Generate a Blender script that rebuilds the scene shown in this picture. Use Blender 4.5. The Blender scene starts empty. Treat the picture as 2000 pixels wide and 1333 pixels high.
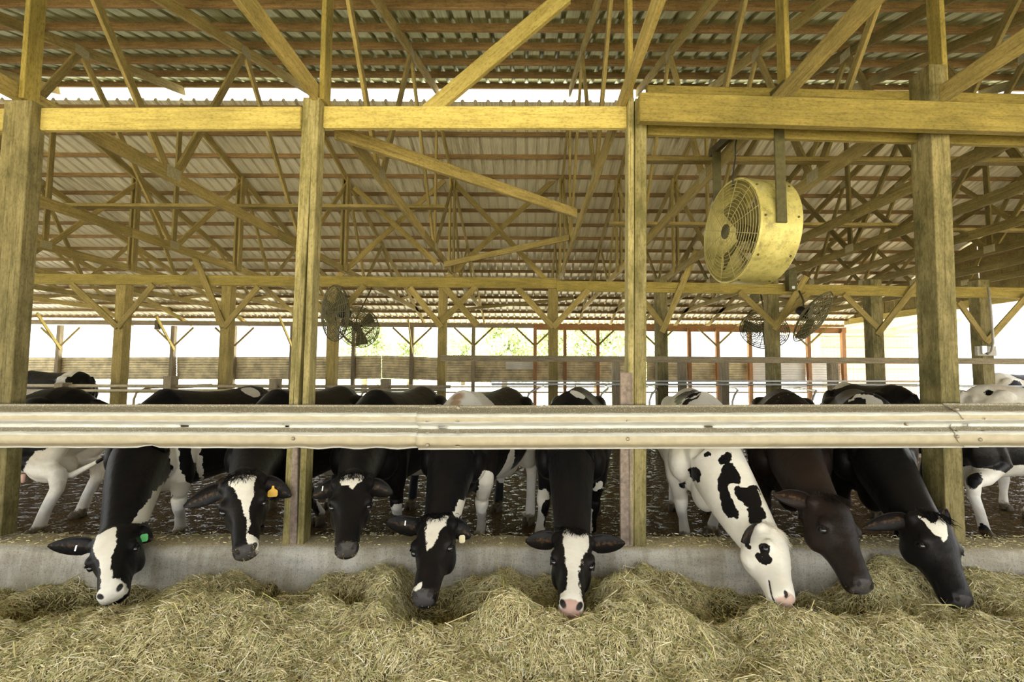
import bpy, bmesh, math, random
import numpy as np
from mathutils import Vector, Matrix
from mathutils.bvhtree import BVHTree

random.seed(7)
rng = np.random.default_rng(11)
S = bpy.context.scene
COL = S.collection

# ------------------------------------------------------------------ camera, sky, sun, exposure
H = 1.60
F_PX, CX, CY = 889.0, 1030.0, 666.5
PITCH, ROLL = math.radians(3.55), math.radians(0.25)
cam_data = bpy.data.cameras.new('camera')
cam = bpy.data.objects.new('camera', cam_data)
COL.objects.link(cam)
cam.location = (0, 0, H)
CAM_R = Matrix.Rotation(math.pi / 2 + PITCH, 3, 'X') @ Matrix.Rotation(ROLL, 3, 'Z')
cam.rotation_euler = CAM_R.to_euler()
cam_data.sensor_width = 36.0
cam_data.lens = F_PX / 2000 * 36
cam_data.shift_x = -(CX - 1000) / 2000
cam_data.clip_end = 500
S.camera = cam

world = bpy.data.worlds.new('sky')
S.world = world
world.use_nodes = True
wn = world.node_tree
wn.nodes.clear()
w_out = wn.nodes.new('ShaderNodeOutputWorld')
w_bg = wn.nodes.new('ShaderNodeBackground')
w_bg.inputs['Color'].default_value = (0.95, 0.98, 1.0, 1)
w_bg.inputs['Strength'].default_value = 1.0
wn.links.new(w_bg.outputs[0], w_out.inputs[0])

sun_d = bpy.data.lights.new('sun', 'SUN')
sun_d.energy = 10.5
sun_d.angle = math.radians(1.5)
sun_d.color = (1.0, 0.94, 0.82)
sun = bpy.data.objects.new('sun', sun_d)
COL.objects.link(sun)
sun.rotation_euler = Vector((0.45, 0.62, -1.35)).to_track_quat('-Z', 'Y').to_euler()

S.view_settings.view_transform = 'Standard'
S.view_settings.look = 'None'
S.view_settings.exposure = 1.85
S.view_settings.gamma = 1.0
S.view_settings.use_curve_mapping = False
S.cycles.use_denoising = True
S.cycles.max_bounces = 8
S.cycles.diffuse_bounces = 6
S.cycles.caustics_reflective = False
S.cycles.caustics_refractive = False


def ray(px, py):
    d = Vector(((px - CX) / F_PX, -(py - CY) / F_PX, -1.0))
    return CAM_R @ d


def at(px, py, Y):
    d = ray(px, py)
    return Vector((0, 0, H)) + d * (Y / d.y)


def atz(px, py, z):
    d = ray(px, py)
    return Vector((0, 0, H)) + d * ((z - H) / d.z)


def zpx(py, Y, px=1030):
    return at(px, py, Y).z


# ------------------------------------------------------------------ materials
def lin(r, g, b):
    f = lambda c: c / 12.92 if c <= 0.04045 else ((c + 0.055) / 1.055) ** 2.4
    return (f(r / 255), f(g / 255), f(b / 255), 1.0)


class NT:
    def __init__(self, name):
        self.m = bpy.data.materials.new(name)
        self.m.use_nodes = True
        self.t = self.m.node_tree
        self.b = self.t.nodes['Principled BSDF']

    def n(self, kind, **kw):
        nd = self.t.nodes.new(kind)
        for k, v in kw.items():
            if k.startswith('i_'):
                nd.inputs[k[2:].replace('_', ' ')].default_value = v
            else:
                setattr(nd, k, v)
        return nd

    def l(self, a, b):
        self.t.links.new(a, b)

    def set(self, name, v):
        s = self.b.inputs[name]
        if hasattr(v, 'is_linked') or hasattr(v, 'links'):
            self.l(v, s)
        else:
            s.default_value = v

    def coord(self, scale=(1, 1, 1), jitter=True, kind='Object'):
        tc = self.n('ShaderNodeTexCoord')
        v = tc.outputs[kind]
        if jitter:
            oi = self.n('ShaderNodeObjectInfo')
            mul = self.n('ShaderNodeMath', operation='MULTIPLY')
            mul.inputs[1].default_value = 37.0
            self.l(oi.outputs['Random'], mul.inputs[0])
            add = self.n('ShaderNodeVectorMath', operation='ADD')
            self.l(v, add.inputs[0])
            self.l(mul.outputs[0], add.inputs[1])
            v = add.outputs[0]
        mp = self.n('ShaderNodeMapping')
        mp.inputs['Scale'].default_value = scale
        self.l(v, mp.inputs['Vector'])
        return mp.outputs[0]

    def noise(self, vec, scale, detail=4, rough=0.6):
        nd = self.n('ShaderNodeTexNoise')
        nd.inputs['Scale'].default_value = scale
        nd.inputs['Detail'].default_value = detail
        nd.inputs['Roughness'].default_value = rough
        if vec is not None:
            self.l(vec, nd.inputs['Vector'])
        return nd.outputs['Fac']

    def ramp(self, fac, stops):
        nd = self.n('ShaderNodeValToRGB')
        e = nd.color_ramp.elements
        while len(e) < len(stops):
            e.new(0.5)
        for i, (p, c) in enumerate(stops):
            e[i].position = p
            e[i].color = c if len(c) == 4 else (*c, 1)
        self.l(fac, nd.inputs[0])
        return nd.outputs[0]

    def mix(self, fac, a, b, blend='MIX'):
        nd = self.n('ShaderNodeMix', data_type='RGBA', blend_type=blend)
        for v, i in ((fac, 0), (a, 6), (b, 7)):
            if hasattr(v, 'links'):
                self.l(v, nd.inputs[i])
            else:
                nd.inputs[i].default_value = v if i == 0 or len(v) == 4 else (*v, 1)
        return nd.outputs[2]

    def math(self, op, a, b=0.0, clamp=False):
        nd = self.n('ShaderNodeMath', operation=op)
        nd.use_clamp = clamp
        for v, i in ((a, 0), (b, 1)):
            if hasattr(v, 'links'):
                self.l(v, nd.inputs[i])
            else:
                nd.inputs[i].default_value = v
        return nd.outputs[0]

    def attr(self, name, out='Fac'):
        return self.n('ShaderNodeAttribute', attribute_name=name).outputs[out]

    def bump(self, h, strength=0.3, dist=0.01):
        nd = self.n('ShaderNodeBump')
        nd.inputs['Strength'].default_value = strength
        nd.inputs['Distance'].default_value = dist
        self.l(h, nd.inputs['Height'])
        self.l(nd.outputs[0], self.b.inputs['Normal'])


K = lambda *v: tuple(v) + (1.0,)


def wood(name, light, dark, stain, stain_amt=0.5, rough=0.75, bump=0.35):
    t = NT(name)
    v = t.coord((1.2, 14, 14))
    g = t.noise(v, 3.0, 6, 0.65)
    c = t.ramp(g, [(0.32, dark), (0.62, light)])
    v2 = t.coord((1.0, 2.2, 2.2))
    s = t.noise(v2, 1.7, 5, 0.7)
    sm = t.ramp(s, [(0.44, K(0, 0, 0)), (0.66, K(stain_amt, stain_amt, stain_amt))])
    c = t.mix(sm, c, stain)
    crack = t.ramp(t.noise(t.coord((0.7, 40, 40)), 2.0, 3, 0.6), [(0.30, K(.35, .32, .28)), (0.40, K(1, 1, 1))])
    c = t.mix(0.7, c, crack, 'MULTIPLY')
    spk = t.ramp(t.noise(t.coord((4, 9, 9)), 9.0, 4, 0.7), [(0.34, K(.62, .6, .52)), (0.5, K(1, 1, 1)), (0.7, K(1.12, 1.1, 1.05))])
    c = t.mix(0.8, c, spk, 'MULTIPLY')
    oi = t.n('ShaderNodeObjectInfo')
    val = t.ramp(oi.outputs['Random'], [(0.0, K(0.78, 0.78, 0.78)), (1.0, K(1.15, 1.15, 1.15))])
    c = t.mix(1.0, c, val, 'MULTIPLY')
    t.set('Base Color', c)
    t.set('Roughness', rough)
    t.b.inputs['Specular IOR Level'].default_value = 0.25
    t.bump(g, bump, 0.004)
    return t.m


M = {}
M['beam'] = wood('sawn_golden_wood', K(.55, .445, .145), K(.40, .315, .09), K(.26, .21, .06), 0.5)
M['truss_shaded'] = wood('dark_shaded_truss_wood', K(.26, .20, .066), K(.155, .12, .037), K(.10, .082, .024), 0.65)  # truss wood darkened so the colour carries the shade on the right-hand trusses
M['header'] = wood('olive_header_wood', K(.34, .265, .072), K(.22, .168, .042), K(.145, .12, .03), 0.6)
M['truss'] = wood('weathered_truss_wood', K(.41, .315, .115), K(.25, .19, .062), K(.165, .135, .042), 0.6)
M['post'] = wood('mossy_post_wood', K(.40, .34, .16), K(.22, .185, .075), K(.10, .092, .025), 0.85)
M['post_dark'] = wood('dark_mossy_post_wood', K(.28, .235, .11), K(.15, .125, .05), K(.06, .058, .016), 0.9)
M['purlin'] = wood('brown_purlin_wood', K(.31, .20, .085), K(.18, .115, .045), K(.11, .075, .03), 0.55)
M['grey_wood'] = wood('grey_weathered_wood', K(.36, .30, .20), K(.22, .18, .12), K(.15, .12, .08), 0.5)
M['red_wood'] = wood('reddish_wood', K(.48, .26, .12), K(.33, .17, .075), K(.2, .11, .05), 0.4)
M['siding'] = wood('new_orange_siding', K(.70, .47, .32), K(.56, .36, .23), K(.5, .3, .2), 0.3)


def m_roof(name, base, stain, amt):
    t = NT(name)
    v = t.coord((1, 1, 1), jitter=False)
    v2 = t.coord((9, 0.9, 0.9), jitter=False)
    a = t.noise(v2, 1.6, 6, 0.7)
    b = t.noise(v, 0.35, 3, 0.6)
    f = t.math('MULTIPLY', t.ramp(a, [(0.42, K(0, 0, 0)), (0.66, K(1, 1, 1))]), t.ramp(b, [(0.36, K(0, 0, 0)), (0.62, K(1, 1, 1))]))
    f = t.math('MULTIPLY', f, amt)
    sy = t.n('ShaderNodeSeparateXYZ')
    t.l(v, sy.inputs[0])
    band = t.ramp(t.math('MULTIPLY', sy.outputs[1], 1 / 18.0), [(0.42, K(1, 1, 1)), (0.62, K(.18, .18, .18))])
    streak = t.ramp(t.noise(t.coord((22, 0.7, 0.7), jitter=False), 1.5, 5, 0.7), [(0.46, K(0, 0, 0)), (0.6, K(.85, .85, .85))])
    f = t.math('MAXIMUM', f, t.math('MULTIPLY', t.math('MULTIPLY', streak, band), amt))
    c = t.mix(f, base, stain)
    c = t.mix(t.math('MULTIPLY', t.noise(v, 9, 4), 0.25), c, K(base[0] * .6, base[1] * .58, base[2] * .45))
    t.set('Base Color', c)
    t.set('Roughness', 0.5)
    t.set('Metallic', 0.15)
    return t.m


M['roof'] = m_roof('stained_roof_sheet', K(.88, .84, .68), K(.24, .20, .11), 0.75)
M['roof_near'] = m_roof('green_tinged_roof_sheet', K(.44, .47, .26), K(.13, .12, .05), 0.7)


def m_simple(name, col, rough=0.6, metal=0.0, var=0.2, scale=8.0, bump=0.0, spec=0.4):
    t = NT(name)
    n = t.noise(t.coord(), scale, 5, 0.6)
    lo = K(*(c * (1 - var) for c in col[:3]))
    hi = K(*(min(1, c * (1 + var)) for c in col[:3]))
    t.set('Base Color', t.ramp(n, [(0.3, lo), (0.7, hi)]))
    t.set('Roughness', rough)
    t.set('Metallic', metal)
    t.b.inputs['Specular IOR Level'].default_value = spec
    if bump:
        t.bump(n, bump, 0.01)
    return t.m


def m_rail():
    t = NT('dusty_galvanised_steel')
    v = t.coord((1, 1, 1), jitter=False)
    vs = t.coord((6, 60, 60), jitter=False)
    streak = t.noise(vs, 1.0, 5, 0.7)
    metal = t.ramp(streak, [(0.3, K(.50, .50, .47)), (0.5, K(.66, .66, .63)), (0.7, K(.84, .84, .82))])
    dust = t.ramp(t.noise(v, 14, 4), [(0.3, K(.45, .39, .275)), (0.7, K(.56, .49, .355))])
    grime = K(.22, .18, .10)
    d = t.attr('dust')
    g = t.attr('grime')
    nz = t.math('MULTIPLY', t.math('SUBTRACT', t.noise(vs, 1.4, 5, 0.75), 0.5), 0.9)
    df = t.ramp(t.math('ADD', d, nz), [(0.42, K(0, 0, 0)), (0.6, K(1, 1, 1))])
    gf = t.ramp(t.math('ADD', g, nz), [(0.40, K(0, 0, 0)), (0.72, K(.85, .85, .85))])
    c = t.mix(df, metal, dust)
    c = t.mix(gf, c, grime)
    sp = t.ramp(t.noise(v, 110, 3, .7), [(0.56, K(0, 0, 0)), (0.63, K(.9, .9, .9))])
    sp = t.math('MULTIPLY', sp, gf)
    c = t.mix(sp, c, K(.8, .78, .68))
    t.set('Base Color', c)
    t.set('Roughness', 0.55)
    t.set('Metallic', t.math('MULTIPLY', t.math('SUBTRACT', 1.0, df), 0.15))
    t.bump(streak, 0.15, 0.004)
    return t.m


M['rail'] = m_rail()
M['galv'] = m_simple('galvanised_pipe', K(.62, .63, .62), 0.4, 0.5, 0.12, 20)
M['pipe_tan'] = m_simple('dusty_tan_pipe', K(.45, .38, .25), 0.6, 0.1, 0.2, 20)
M['bolt'] = m_simple('rusty_bolt', K(.36, .31, .24), 0.55, 0.4, 0.4, 60)
M['rust'] = m_simple('rusty_steel_plate', K(.25, .195, .16), 0.7, 0.2, 0.4, 30)
M['gusset'] = m_simple('dull_gusset_plate', K(.34, .30, .17), 0.55, 0.3, 0.25, 40)
M['panel'] = m_simple('grimy_sheet_panel', K(.64, .56, .36), 0.6, 0.1, 0.4, 3.5)
M['panel_white_sunlit'] = m_simple('white_and_sunlit_panel', K(.78, .75, .68), 0.6, 0.0, 0.08, 3.5)  # white sheet; also paints sunlight into the right-hand far wall panels
def m_drum():
    t = NT('yellowed_fan_drum')
    v = t.coord()
    c = t.ramp(t.noise(v, 5, 5, .65), [(0.3, K(.42, .36, .11)), (0.6, K(.62, .55, .20)), (0.75, K(.72, .66, .34))])
    d = t.ramp(t.noise(v, 11, 6, .75), [(0.50, K(0, 0, 0)), (0.66, K(.75, .75, .75))])
    c = t.mix(d, c, K(.20, .165, .06))
    c = t.mix(t.ramp(t.noise(v, 70, 3, .6), [(0.62, K(0, 0, 0)), (0.7, K(.7, .7, .7))]), c, K(.16, .13, .05))
    t.set('Base Color', c)
    t.set('Roughness', .5)
    t.set('Metallic', .25)
    return t.m


M['drum'] = m_drum()
M['wire'] = m_simple('dirty_fan_wire', K(.40, .35, .15), 0.6, 0.2, 0.2, 30)
M['dark_wire'] = m_simple('dark_fan_wire', K(.17, .155, .085), 0.7, 0.2, 0.2, 30)
M['dark_metal'] = m_simple('dark_olive_iron', K(.085, .075, .03), 0.6, 0.3, 0.3, 20)
M['olive_blade'] = m_simple('olive_fan_blade', K(.17, .145, .05), 0.55, 0.3, 0.3, 8)
M['black'] = m_simple('black_plastic', K(.012, .012, .013), 0.45, 0, 0.2, 20)
M['grey_box'] = m_simple('grey_junction_metal', K(.36, .34, .30), 0.5, 0.2, 0.2, 20)
M['hoof'] = m_simple('muddy_hoof', K(.10, .075, .045), 0.7, 0, 0.4, 40, 0.4)
M['eye'] = m_simple('dark_wet_eye', K(.012, .011, .014), 0.08, 0, 0.1, 10, 0, 0.8)
M['tag_yellow'] = m_simple('yellow_tag', K(.92, .55, .06), 0.45, 0, 0.08, 20)
M['tag_green'] = m_simple('green_tag', K(.10, .62, .16), 0.45, 0, 0.08, 20)
M['tag_cream'] = m_simple('cream_tag', K(.80, .72, .45), 0.45, 0, 0.08, 20)
M['tag_steel'] = m_simple('steel_ear_clip', K(.75, .75, .73), 0.3, 0.7, 0.1, 20)
M['bark'] = m_simple('tree_bark', K(.22, .17, .11), 0.9, 0, 0.3, 10)
M['chaff'] = m_simple('straw_chaff', K(.62, .52, .22), 0.7, 0, 0.2, 20)
M['udder'] = m_simple('pink_skin', K(.72, .45, .36), 0.6, 0, 0.12, 20)


def m_leaf():
    t = NT('flare_paled_leaf')
    c = t.ramp(t.attr('tone'), [(0.0, K(.34, .42, .17)), (1.0, K(.58, .66, .36))])  # greens lifted paler than real leaves to imitate flare veiling the trees
    t.set('Base Color', c)
    t.set('Roughness', 0.6)
    t.b.inputs['Transmission Weight'].default_value = 0.0
    t.b.inputs['Subsurface Weight'].default_value = 0.0
    return t.m


M['leaf'] = m_leaf()


def m_concrete():
    t = NT('worn_concrete')
    v = t.coord((1, 1, 1), jitter=False)
    v2 = t.coord((0.7, 3, 3), jitter=False)
    c = t.ramp(t.noise(v2, 2.2, 6, 0.7), [(0.3, K(.32, .30, .255)), (0.5, K(.48, .455, .39)), (0.72, K(.60, .57, .50))])
    sp = t.ramp(t.noise(v, 120, 3, 0.6), [(0.36, K(.5, .48, .46)), (0.45, K(1, 1, 1)), (0.66, K(1, 1, 1)), (0.74, K(1.2, 1.17, 1.1))])
    c = t.mix(0.8, c, sp, 'MULTIPLY')
    st = t.ramp(t.noise(t.coord((3.5, 1, 0.8), jitter=False), 1.6, 5, 0.7), [(0.42, K(.62, .57, .50)), (0.56, K(1, 1, 1))])
    c = t.mix(0.7, c, st, 'MULTIPLY')
    crumbs = t.attr('crumbs')
    cf = t.ramp(t.math('ADD', crumbs, t.math('MULTIPLY', t.math('SUBTRACT', t.noise(v, 45, 4, 0.7), 0.5), 1.2)), [(0.45, K(0, 0, 0)), (0.62, K(.85, .85, .85))])
    c = t.mix(cf, c, t.ramp(t.noise(v, 120, 2), [(0.35, K(.33, .27, .16)), (0.65, K(.66, .57, .38))]))
    t.set('Base Color', c)
    t.set('Roughness', 0.8)
    t.bump(t.noise(v, 60, 5, 0.7), 0.35, 0.006)
    return t.m


M['concrete'] = m_concrete()


def m_manure():
    t = NT('wet_manure_floor')
    v = t.coord((1, 1, 1), jitter=False)
    v2 = t.coord((1.5, 2.1, 1), jitter=False)
    n1 = t.noise(v2, 6, 6, 0.7)
    n2 = t.noise(v2, 30, 4, 0.7)
    n = t.math('ADD', t.math('MULTIPLY', n1, .6), t.math('MULTIPLY', n2, .4))
    c = t.ramp(n, [(0.40, K(.035, .021, .007)), (0.5, K(.135, .085, .03)), (0.64, K(.30, .20, .085))])
    t.set('Base Color', c)
    wet = t.ramp(n, [(0.440, K(0, 0, 0)), (0.458, K(1, 1, 1))])
    t.set('Roughness', t.math('ADD', t.math('MULTIPLY', wet, .70), .10))
    t.set('Specular IOR Level', t.math('ADD', t.math('MULTIPLY', wet, -.80), .82))
    rip = t.math('MULTIPLY', t.noise(v, 55, 2), .035)
    t.bump(t.math('ADD', t.math('MAXIMUM', n, .449), rip), 1.0, 0.10)
    return t.m


M['manure'] = m_manure()
M['alley'] = m_simple('feed_alley_concrete', K(.30, .25, .15), 0.85, 0, 0.4, 9, 0.3)
M['pale_yard'] = m_simple('pale_gravel_yard', K(.80, .78, .66), 0.9, 0, 0.1, 0.6)
M['yard'] = m_simple('brown_yard_dirt', K(.24, .19, .12), 0.9, 0, 0.25, 0.8)
M['ground'] = m_simple('pale_dry_ground', K(.58, .55, .42), 0.9, 0, 0.15, 0.6)


def m_hay():
    t = NT('chopped_hay')
    c = t.attr('col', 'Color')
    t.set('Base Color', c)
    t.set('Roughness', 0.7)
    t.b.inputs['Specular IOR Level'].default_value = 0.3
    return t.m


M['hay'] = m_hay()


def m_haybed():
    t = NT('hay_mat')
    v = t.coord((1, 1, 1), jitter=False)
    c = t.ramp(t.noise(v, 90, 4, 0.75), [(0.3, K(.06, .045, .018)), (0.5, K(.19, .145, .06)), (0.7, K(.40, .32, .15))])
    c = t.mix(t.ramp(t.noise(v, 2.5, 3), [(0.4, K(0, 0, 0)), (0.65, K(.5, .5, .5))]), c, K(.15, .13, .04))
    t.set('Base Color', c)
    t.set('Roughness', 0.85)
    t.bump(t.noise(v, 110, 5, 0.8), 0.9, 0.02)
    return t.m


M['haybed'] = m_haybed()


def m_coat(name, black=(.0055, .0052, .006), white=(.90, .86, .78), muzzle=(.06, .055, .055), dirty=0.35):
    t = NT(name)
    v = t.coord((1, 1, 1), jitter=False)
    hair = t.noise(t.coord((1, 1, 0.35), jitter=False), 210, 3, 0.7)
    mid = t.noise(v, 38, 4, 0.7)
    big = t.noise(v, 17, 3, 0.6)
    w = t.math('ADD', t.attr('white'), t.math('MULTIPLY', t.math('SUBTRACT', mid, 0.5), 0.022))
    w = t.math('ADD', w, t.math('MULTIPLY', t.math('SUBTRACT', big, 0.5), 0.035))
    w = t.math('ADD', w, t.math('MULTIPLY', t.math('SUBTRACT', hair, 0.5), 0.016))
    wf = t.ramp(t.math('ADD', t.math('MULTIPLY', w, 100.0), 0.5), [(0.3, K(0, 0, 0)), (0.7, K(1, 1, 1))])
    brown = t.ramp(t.noise(v, 3.0, 4), [(0.4, K(*black)), (0.75, K(black[0] * 2.2, black[1] * 1.75, black[2] * 1.4))])
    wc = t.mix(t.math('MULTIPLY', t.ramp(t.noise(v, 4.5, 5, 0.7), [(0.42, K(0, 0, 0)), (0.75, K(1, 1, 1))]), dirty), K(*white), K(.50, .40, .27))
    c = t.mix(wf, brown, wc)
    tan = t.ramp(t.math('ADD', t.attr('tan'), t.math('MULTIPLY', t.math('SUBTRACT', mid, 0.5), 0.5)), [(0.35, K(0, 0, 0)), (0.8, K(.8, .8, .8))])
    c = t.mix(tan, c, K(.42, .22, .08))
    mz = t.ramp(t.math('ADD', t.attr('muzzle'), t.math('MULTIPLY', t.math('SUBTRACT', mid, 0.5), 0.3)), [(0.42, K(0, 0, 0)), (0.58, K(1, 1, 1))])
    c = t.mix(mz, c, K(*muzzle))
    dk = t.ramp(t.attr('dark'), [(0.35, K(0, 0, 0)), (0.65, K(1, 1, 1))])
    c = t.mix(dk, c, K(.02, .015, .014))
    gr = t.ramp(t.math('ADD', t.attr('grime'), t.math('MULTIPLY', t.math('SUBTRACT', t.noise(v, 16, 4, .7), 0.5), 0.9)), [(0.4, K(0, 0, 0)), (0.62, K(.92, .92, .92))])
    c = t.mix(gr, c, t.ramp(mid, [(0.35, K(.10, .072, .035)), (0.65, K(.21, .165, .085))]))
    t.set('Base Color', c)
    t.set('Roughness', t.math('SUBTRACT', 0.43, t.math('MULTIPLY', mz, 0.08)))
    t.b.inputs['Specular IOR Level'].default_value = 0.17
    t.b.inputs['Sheen Weight'].default_value = 0.02
    t.b.inputs['Sheen Roughness'].default_value = 0.4
    t.bump(t.math('ADD', t.math('ADD', hair, t.math('MULTIPLY', mid, 0.6)), t.math('MULTIPLY', t.noise(v, 11, 3, .55), 5.0)), 0.35, 0.005)
    return t.m


# ------------------------------------------------------------------ object helpers
def link(o):
    COL.objects.link(o)
    return o


def tag(o, label=None, cat=None, group=None, kind=None):
    if label: o['label'] = label
    if cat: o['category'] = cat
    if group: o['group'] = group
    if kind: o['kind'] = kind
    return o


def empty(name, loc=(0, 0, 0)):
    o = bpy.data.objects.new(name, None)
    o.empty_display_size = 0.1
    o.location = loc
    return link(o)


def mw(o):
    return o.matrix_basis.copy() if o.parent is None else mw(o.parent) @ o.matrix_parent_inverse @ o.matrix_basis


def put(o, parent):
    """parent o, whose own matrix is in world space, keeping it where it is"""
    if parent is not None:
        o.parent = parent
        o.matrix_parent_inverse = mw(parent).inverted()
    return o


def mesh_obj(name, verts, faces, mat, parent=None, smooth=False):
    me = bpy.data.meshes.new(name)
    me.from_pydata([tuple(v) for v in verts], [], faces)
    me.materials.append(mat)
    if smooth:
        me.polygons.foreach_set('use_smooth', [True] * len(me.polygons))
    me.update()
    o = link(bpy.data.objects.new(name, me))
    return put(o, parent)


def bm_obj(name, bm, mat, parent=None, smooth=False, mtx=None):
    me = bpy.data.meshes.new(name)
    bm.normal_update()
    bm.to_mesh(me)
    bm.free()
    me.materials.append(mat)
    if smooth:
        me.polygons.foreach_set('use_smooth', [True] * len(me.polygons))
    o = link(bpy.data.objects.new(name, me))
    if mtx is not None:
        o.matrix_basis = mtx
    return put(o, parent)


def box_bm(sx, sy, sz, bevel=0.004, warp=0.0):
    bm = bmesh.new()
    bmesh.ops.create_cube(bm, size=1.0)
    bmesh.ops.scale(bm, vec=(sx, sy, sz), verts=bm.verts)
    if bevel:
        bmesh.ops.bevel(bm, geom=bm.edges[:], offset=min(bevel, 0.2 * min(sx, sy, sz)), segments=1, affect='EDGES')
    return bm


def frame_x(p0, p1, up=(0, 0, 1)):
    x = (Vector(p1) - Vector(p0)).normalized()
    up = Vector(up)
    if abs(x.dot(up)) > 0.98:
        up = Vector((0, 1, 0))
    y = up.cross(x).normalized()
    z = x.cross(y)
    m = Matrix((x, y, z)).transposed().to_4x4()
    m.translation = (Vector(p0) + Vector(p1)) / 2
    return m


def board(name, p0, p1, h, t, mat, parent=None, up=(0, 0, 1), bevel=0.004):
    """a straight timber from p0 to p1: h tall (along up), t thick"""
    L = (Vector(p1) - Vector(p0)).length
    return bm_obj(name, box_bm(L, t, h, bevel), mat, parent, mtx=frame_x(p0, p1, up))


def tube_geo(pts, r, n=8, cap=True, closed=False):
    pts = [Vector(p) for p in pts]
    rs = r if isinstance(r, (list, tuple)) else [r] * len(pts)
    V, Fc = [], []
    m = len(pts)
    prev = None
    for i, p in enumerate(pts):
        if closed:
            t = (pts[(i + 1) % m] - pts[i - 1])
        else:
            t = pts[min(i + 1, m - 1)] - pts[max(i - 1, 0)]
        t.normalize()
        if prev is None:
            a = Vector((0, 0, 1)) if abs(t.z) < 0.9 else Vector((1, 0, 0))
            u = t.cross(a).normalized()
        else:
            u = (prev - t * prev.dot(t)).normalized()
        prev = u
        v = t.cross(u)
        for k in range(n):
            a = 2 * math.pi * k / n
            V.append(p + (u * math.cos(a) + v * math.sin(a)) * rs[i])
    lim = m if closed else m - 1
    for i in range(lim):
        j = (i + 1) % m
        for k in range(n):
            k2 = (k + 1) % n
            Fc.append((i * n + k, i * n + k2, j * n + k2, j * n + k))
    if cap and not closed:
        Fc.append(tuple(range(n - 1, -1, -1)))
        Fc.append(tuple((m - 1) * n + k for k in range(n)))
    return V, Fc


class Geo:
    def __init__(self):
        self.V, self.F = [], []

    def add(self, vf):
        v, f = vf
        o = len(self.V)
        self.V += list(v)
        self.F += [tuple(i + o for i in q) for q in f]
        return self

    def tube(self, *a, **k):
        return self.add(tube_geo(*a, **k))

    def build(self, name, mat, parent=None, smooth=True):
        return mesh_obj(name, self.V, self.F, mat, parent, smooth)


def copy_tree(src, loc, label=None):
    r = src.copy()
    COL.objects.link(r)
    r.location = loc
    if label:
        r['label'] = label
    for ch in src.children:
        c = ch.copy()
        COL.objects.link(c)
        c.parent = r
        c.matrix_parent_inverse = ch.matrix_parent_inverse.copy()
        for g in ch.children:
            d = g.copy()
            COL.objects.link(d)
            d.parent = c
            d.matrix_parent_inverse = g.matrix_parent_inverse.copy()
    return r


# ------------------------------------------------------------------ the building shell
def h_near(Y): return H + 5.13 - 0.317 * (7.9 - Y)
def h_far(Y): return H + 4.83 - 0.312 * (Y - 7.8)


def roof_sheet(name, x0, x1, Y0, Y1, hf, mat):
    """ribbed steel sheet seen from below: one rib every 23 cm"""
    V, Fc = [], []
    xs = []
    x = x0
    while x < x1:
        for dx, dz in ((0.0, 0.0), (0.160, 0.0), (0.180, 0.042), (0.210, 0.042)):
            xs.append((x + dx, dz))
        x += 0.23
    for Y in (Y0, Y1):
        for xx, dz in xs:
            V.append((xx, Y, hf(Y) + dz))
    n = len(xs)
    for i in range(n - 1):
        Fc.append((i, i + 1, n + i + 1, n + i))
    o = mesh_obj(name, V, Fc, mat)
    md = o.modifiers.new('thickness', 'SOLIDIFY')
    md.thickness = 0.003
    md.offset = 1
    return o


XL, XR = -23.0, 12.3
roof_a = tag(roof_sheet('ceiling', XL, XR, -2.9, 7.95, h_near, M['roof_near']), kind='structure')
roof_b = tag(roof_sheet('ceiling', XL, XR, 7.90, 17.75, h_far, M['roof']), kind='structure')


def purlin(Y, hf, parent, x0=XL, x1=XR, hgt=0.10):
    z = hf(Y) - hgt / 2 - 0.002
    o = board('purlin', (x0, Y, z), (x1, Y, z), hgt, 0.04, M['purlin'], parent)
    return o


Y = 7.86
while Y > -2.8:
    purlin(Y, h_near, roof_a)
    Y -= 0.585
Y = 8.0
while Y < 17.7:
    purlin(Y, h_far, roof_b, hgt=0.085)
    Y += 0.565

# floors
def plane(name, x0, x1, y0, y1, z, mat, kind='structure', div=1):
    return tag(mesh_obj(name, [(x0, y0, z), (x1, y0, z), (x1, y1, z), (x0, y1, z)], [(0, 1, 2, 3)], mat), kind=kind)


cow_floor = plane('floor', XL, 14.0, 3.46, 17.3, 0.0, M['manure'])
alley = plane('floor_alley', XL, 14.0, -3.2, 3.30, 0.0, M['alley'])
plane('ground_yard', -120, 120, 17.3, 140, -0.03, M['pale_yard'])
plane('ground_lane', -120, 120, -60, -3.2, -0.03, M['ground'])
plane('ground_side', 14.0, 120, -3.2, 17.3, -0.03, M['yard'])

# dark boarded gable at the right end, open below
g = Geo()
yy = -2.2
zb = H + 1.72
while yy < 17.2:
    w = 0.19
    hf = (lambda q: h_near(q) if q < 7.9 else h_far(q))
    z1, z2 = hf(yy) - 0.03, hf(min(yy + w, 17.3)) - 0.03
    if min(z1, z2) > zb + 0.05:
        dx = random.uniform(0, 0.02)
        x0, x1 = 12.0 + dx, 12.03 + dx
        V = [(x0, yy, zb), (x0, yy + w, zb), (x0, yy + w, z2), (x0, yy, z1),
             (x1, yy, zb), (x1, yy + w, zb), (x1, yy + w, z2), (x1, yy, z1)]
        g.add((V, [(3, 2, 1, 0), (4, 5, 6, 7), (0, 1, 5, 4), (2, 3, 7, 6), (1, 2, 6, 5), (3, 0, 4, 7)]))
    yy += w + (0.006 if random.random() < .9 else 0.03)
gable = tag(g.build('wall_right', M['truss_shaded'], smooth=False), kind='structure')
board('girt', (11.96, -2.0, zb + .1), (11.96, 16.8, zb + .1), 0.2, 0.06, M['beam'], gable)
board('girt', (11.96, 1.5, zb + 1.3), (11.96, 14.2, zb + 1.3), 0.12, 0.05, M['purlin'], gable)
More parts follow.
